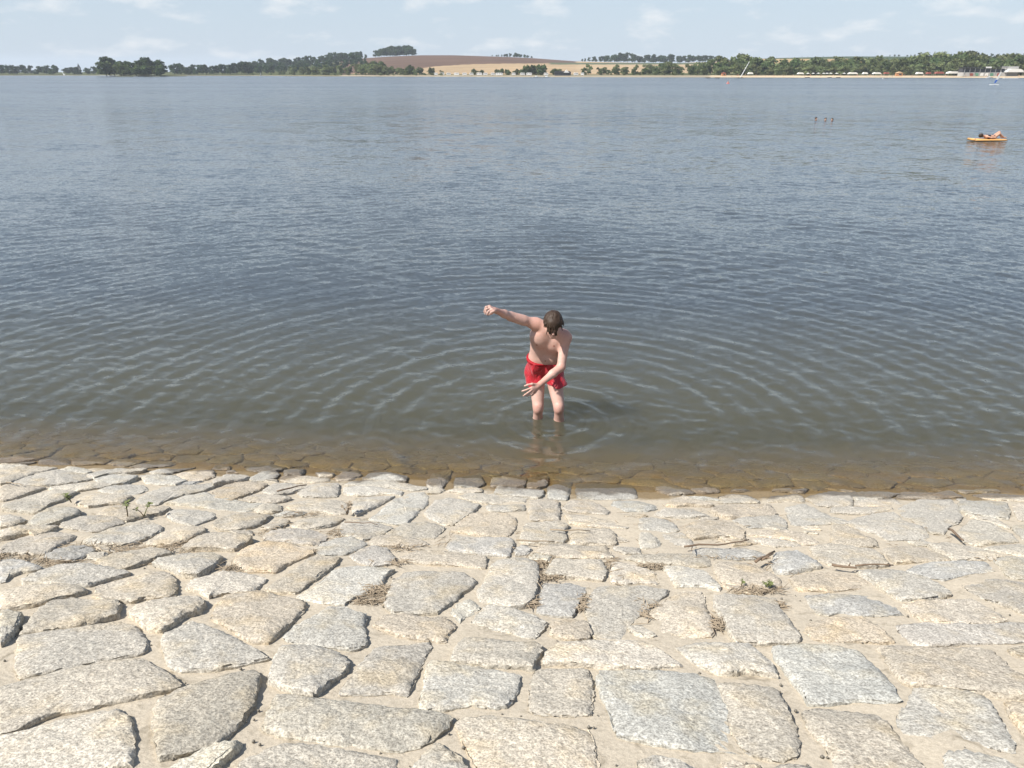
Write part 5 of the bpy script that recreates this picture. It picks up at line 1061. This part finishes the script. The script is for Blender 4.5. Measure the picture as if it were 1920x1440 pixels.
# air mattress with a person lying on it
p = at_z(1852, 264.5, 0.0); A_ = empty('air_mattress', tuple(p), .06); tag(A_, 'orange yellow air mattress floating with a person on top', 'air mattress')
M_MAT = plain('orange_vinyl', (.64, .34, .12), .5, .15)
mm = MB()
for i in range(5): y_ = -.28 + i * .14; mm.tube([(-.92, y_, .06), (-.85, y_, .065), (.80, y_, .065), (.90, y_, .06)], [.03, .05, .05, .03], 10)
mm.build('tube', M_MAT, A_, True); MB().tube([(-.95, -.30, .10), (-.95, .30, .10)], [.06, .06], 10).build('pillow', M_MAT, A_, True)
lie = Body((-1.05, -.5, .05), (1.0, .5, .65), .014)
for s in (-1, 1):
    lie.bone((-.12, s * .07, .23), (.28, s * .08, .22), .10, .10, .05)
    lie.bone((.30, s * .09, .22), (.56 + .05 * s, s * .10, .42 + .03 * s), .082, .062, .03); lie.bone((.56 + .05 * s, s * .10, .42 + .03 * s), (.80, s * .11, .19), .055, .038, .03); lie.bone((.80, s * .11, .18), (.93, s * .12, .19), .036, .028)
    lie.bone((-.17, s * .19, .24), (-.02, s * .30, .20), .046, .038); lie.bone((-.02, s * .30, .20), (.2, s * .29, .19), .036, .028); lie.bone((.2, s * .29, .19), (.29, s * .28, .185), .03, .015)
lie.bone((-.18, 0, .25), (-.34, 0, .27), .055); lie.ell((-.42, 0, .29), np.eye(3), (.115, .08, .10), .03)
r = tag(empty('person', tuple(p), .06), 'dark-haired person lying on the orange air mattress, knees raised', 'person'); mesh_obj('body', lie.mesh('body', 1), plain('sun_skin', (.46, .26, .18), .5), r)
hh = Body((-.7, -.25, .1), (-.2, .25, .5), .012); hh.ell((-.455, 0, .295), np.eye(3), (.125, .105, .115), .02); hh.half((-.36, 0, .3), (1, 0, .3)); mesh_obj('hair', hh.mesh('hair', 1), M_HAIR, r)
sw = Body((-.35, -.25, .08), (.45, .25, .4), .014)
for s in (-1, 1): sw.bone((-.1, s * .07, .23), (.0, s * .07, .23), .106, .106, .05); sw.bone((.22, s * .07, .225), (.32, s * .08, .225), .106, .098, .04)
sw.half((-.17, 0, 0), (-1, 0, 0)); sw.half((.38, 0, 0), (1, 0, 0)); mesh_obj('swimwear', sw.mesh('swimwear', 1), plain('black_swimwear', (.02, .02, .025), .6), r)
# ------------------------------------------------------------------ litter and plants on the bank
M_TWIG = plain('dry_twig', (.16, .115, .08), .85, .3, 30); M_DRY = plain('dry_reed', (.26, .21, .15), .9, .4, 40); M_PLANT = plain('weed_leaf', (.12, .14, .05), .7, .3, 30); M_PEB = plain('pebble', (.16, .145, .12), .8, .3, 20)
def on_bank(x, y, h=.05): return bank_at(x, y, h)
def stick(pts, rad, label, mat=M_TWIG, forks=()):
    P = [on_bank(a, b, .045) for a, b in pts]; o = np.mean(P, axis=0); r = empty('stick', tuple(o)); tag(r, label, 'stick'); rk = np.random.default_rng(len(label))
    Q = [p - o + np.array([0, 0, .005]) for p in P]; Q2 = []
    for a, b in zip(Q[:-1], Q[1:]): Q2 += [a, (a + b) / 2 + rk.normal(size=3) * .006]
    Q2.append(Q[-1]); MB().tube(Q2, [rad * (1 - .5 * i / len(Q2)) for i in range(len(Q2))], 6).build('stem', mat, r, True)
    for a, b in forks:
        A, B_ = on_bank(*a, .045) - o, on_bank(*b, .055) - o; MB().tube([A, (A + B_) / 2 + np.array([0, 0, .01]), B_ + np.array([0, 0, .015])], [rad * .7, rad * .55, rad * .3], 5).build('twig', mat, r, True)
stick([(1417, 1054), (1435, 1045), (1452, 1035)], .011, 'short dark brown stick propped up beside the blue-grey stone', M_TWIG, [((1428, 1050), (1450, 1042)), ((1435, 1047), (1444, 1050))])
stick([(1283, 1026), (1310, 1022), (1345, 1023), (1375, 1018), (1404, 1013)], .007, 'long thin bent twig above the blue-grey stone', M_TWIG, [((1298, 1024), (1296, 1036))])
stick([(1560, 1060), (1585, 1064), (1606, 1066)], .009, 'reddish brown twig lying before a cream stone', M_TWIG, [((1590, 1064), (1594, 1059))])
stick([(1779, 993), (1795, 1005), (1806, 1014)], .010, 'thick short brown twig in the joint between two grey stones')
stick([(1604, 1062), (1640, 1059), (1675, 1061)], .006, 'thin twig in the joint under a cream slab'); stick([(968, 1013), (1000, 1016), (1040, 1017)], .006, 'pale straw stalk lying along the joint below a stone', M_DRY)
stick([(1031, 994), (1060, 996), (1107, 997)], .006, 'pale reed stalk across two flat stones', M_DRY); stick([(646, 980), (680, 982), (708, 985)], .004, 'very thin dark stalk on the grey stone', M_TWIG)
stick([(520, 922), (545, 916), (575, 910)], .007, 'straight dark twig on the pale slab near the water'); stick([(12, 905), (28, 908), (42, 911)], .004, 'thin yellow straw on the leftmost slab', M_DRY)
def weed(px, py, hgt, n, label, lean=0.0, seed=0, leafm=None):
    leafm = leafm or M_PLANT
    o = on_bank(px, py, .02); r = empty('weed_plant', tuple(o)); tag(r, label, 'plant'); rk = np.random.default_rng(seed)
    for k in range(n):
        q = rk.random() * 6.28; l = hgt * rk.uniform(.6, 1.0); d = np.array([math.cos(q), math.sin(q), 0]) * (.25 + lean) * l
        T = [np.zeros(3), d * .4 + np.array([0, 0, l * .5]), d + np.array([0, 0, l])]; MB().tube(T, [.004, .003, .002], 5).build('stem', M_TWIG if k % 2 else leafm, r, True)
        for j in range(9):
            t = rk.uniform(.35, 1); c = T[1] * (1 - t) * 1.2 + T[2] * t; a = rk.random() * 6.28; u = np.array([math.cos(a), math.sin(a), rk.uniform(-.2, .5)]); w = np.cross(u, (0, 0, 1)); L = min(hgt * .5, rk.uniform(.018, .034))
            MB().add([c, c + u * L * .5 + w * L * .3, c + u * L, c + u * L * .5 - w * L * .3 + np.array([0, 0, .003])], [(0, 1, 2, 3)]).build('leaf', leafm, r)
weed(134, 942, .08, 4, 'low tuft of green weed beside the pale slab', .2, 1); weed(240, 971, .17, 2, 'tall single-stemmed weed with a leafy top', .0, 2); weed(270, 968, .14, 3, 'branching green weed right of the tall one', .35, 3)
weed(1438, 1100, .035, 5, 'small grassy weed tuft in dry litter', .5, 4); weed(1390, 1097, .03, 2, 'tiny green sprout left of the grassy tuft', .2, 5); weed(651, 963, .09, 4, 'dry brown stalk tuft in the joint', .2, 6, M_DRY)
# dry reed litter caught in the joints
rk = np.random.default_rng(33); lm = MB()
zones = [(20, 1040, 60, 12, 150), (90, 1052, 70, 10, 140), (200, 1028, 90, 9, 190), (290, 1030, 70, 9, 160), (350, 1020, 60, 10, 120), (300, 1056, 30, 6, 60), (420, 1020, 25, 10, 90), (425, 1065, 40, 6, 70), (590, 1035, 45, 5, 80), (700, 1105, 30, 16, 260), (690, 1128, 45, 6, 120), (735, 1055, 35, 5, 60),
         (1018, 1050, 24, 11, 200), (1010, 1075, 8, 22, 110), (1035, 1082, 25, 5, 110), (1000, 1130, 18, 9, 90), (1093, 1132, 14, 18, 130), (1150, 1060, 14, 14, 90), (1160, 1085, 16, 8, 60), (1225, 1062, 28, 5, 90), (1215, 1140, 22, 22, 170), (1345, 1170, 22, 14, 130), (1420, 1106, 45, 7, 190), (1365, 1045, 60, 3, 90), (1465, 1135, 14, 8, 50), (640, 1000, 40, 8, 120), (560, 964, 40, 4, 60), (755, 1027, 45, 5, 70), (1470, 1065, 50, 12, 60), (1740, 990, 120, 40, 60), (1300, 985, 150, 40, 80), (900, 1012, 120, 25, 60), (1835, 1040, 40, 12, 50), (530, 1000, 60, 20, 60)]
allp = np.array([0.0, 0.0])
for cx_, cy_, sx_, sy_, n in zones:
    for k in range(int(n * .6)):
        x, y = cx_ + rk.normal() * sx_ * .5, cy_ + rk.normal() * sy_ * .5; p = on_bank(x, y, .012); q = p[:2][None]
        if any((p[:2] > a).all() and (p[:2] < b).all() and inside(P, q)[0] for P, a, b in sample[:len(polys)]) and rk.random() > .12: continue
        a = rk.normal() * 1.3; L = rk.uniform(.012, .05); d = np.array([math.cos(a), math.sin(a) * .8, rk.normal() * .2]) * L; z = float(bank_z(*p[:2])) + rk.uniform(.004, .022); b0 = np.array([p[0], p[1], z])
        lm.tube([b0 - d, b0 + np.array([0, 0, rk.uniform(0, .006)]), b0 + d], [.0012, rk.uniform(.0018, .0042), .001], 4)
lit = lm.build('reed_litter', M_DRY, None); tag(lit, 'dry brown reed litter and bark bits caught in the stone joints', 'litter', None, 'stuff')
pm = MB()
for k in range(260):
    x, y = rk.uniform(0, 1920), rk.uniform(1010, 1440); p = on_bank(x, y, .012); z = float(bank_z(*p[:2])) + .006; s_ = rk.uniform(.003, .008)
    if any((p[:2] > a).all() and (p[:2] < b).all() and inside(P, p[:2][None])[0] for P, a, b in sample): continue
    pm.cone((p[0], p[1], z - s_ * .5), s_, s_ * 1.2, 6, s_ * .5)
tag(pm.build('pebbles', M_PEB, None, True), 'scattered tiny pebbles lying on the sandy mortar', 'pebbles', None, 'stuff')
# ------------------------------------------------------------------ summer haze over lake and hills
hb = MB(); hb.box((0, 3000, 46.0), (11000, 6300, 108.0)); haze = hb.build('haze', None); tag(haze, None, None, None, 'stuff')
hm = bpy.data.materials.new('haze_air'); hm.use_nodes = True; ht = hm.node_tree; ht.nodes.clear()
ho = ht.nodes.new('ShaderNodeOutputMaterial'); pv = ht.nodes.new('ShaderNodeVolumePrincipled')
pv.inputs['Color'].default_value = (0.80, 0.88, 0.97, 1); pv.inputs['Density'].default_value = 0.000115; pv.inputs['Anisotropy'].default_value = 0.0
ht.links.new(pv.outputs[0], ho.inputs['Volume']); haze.data.materials.append(hm)
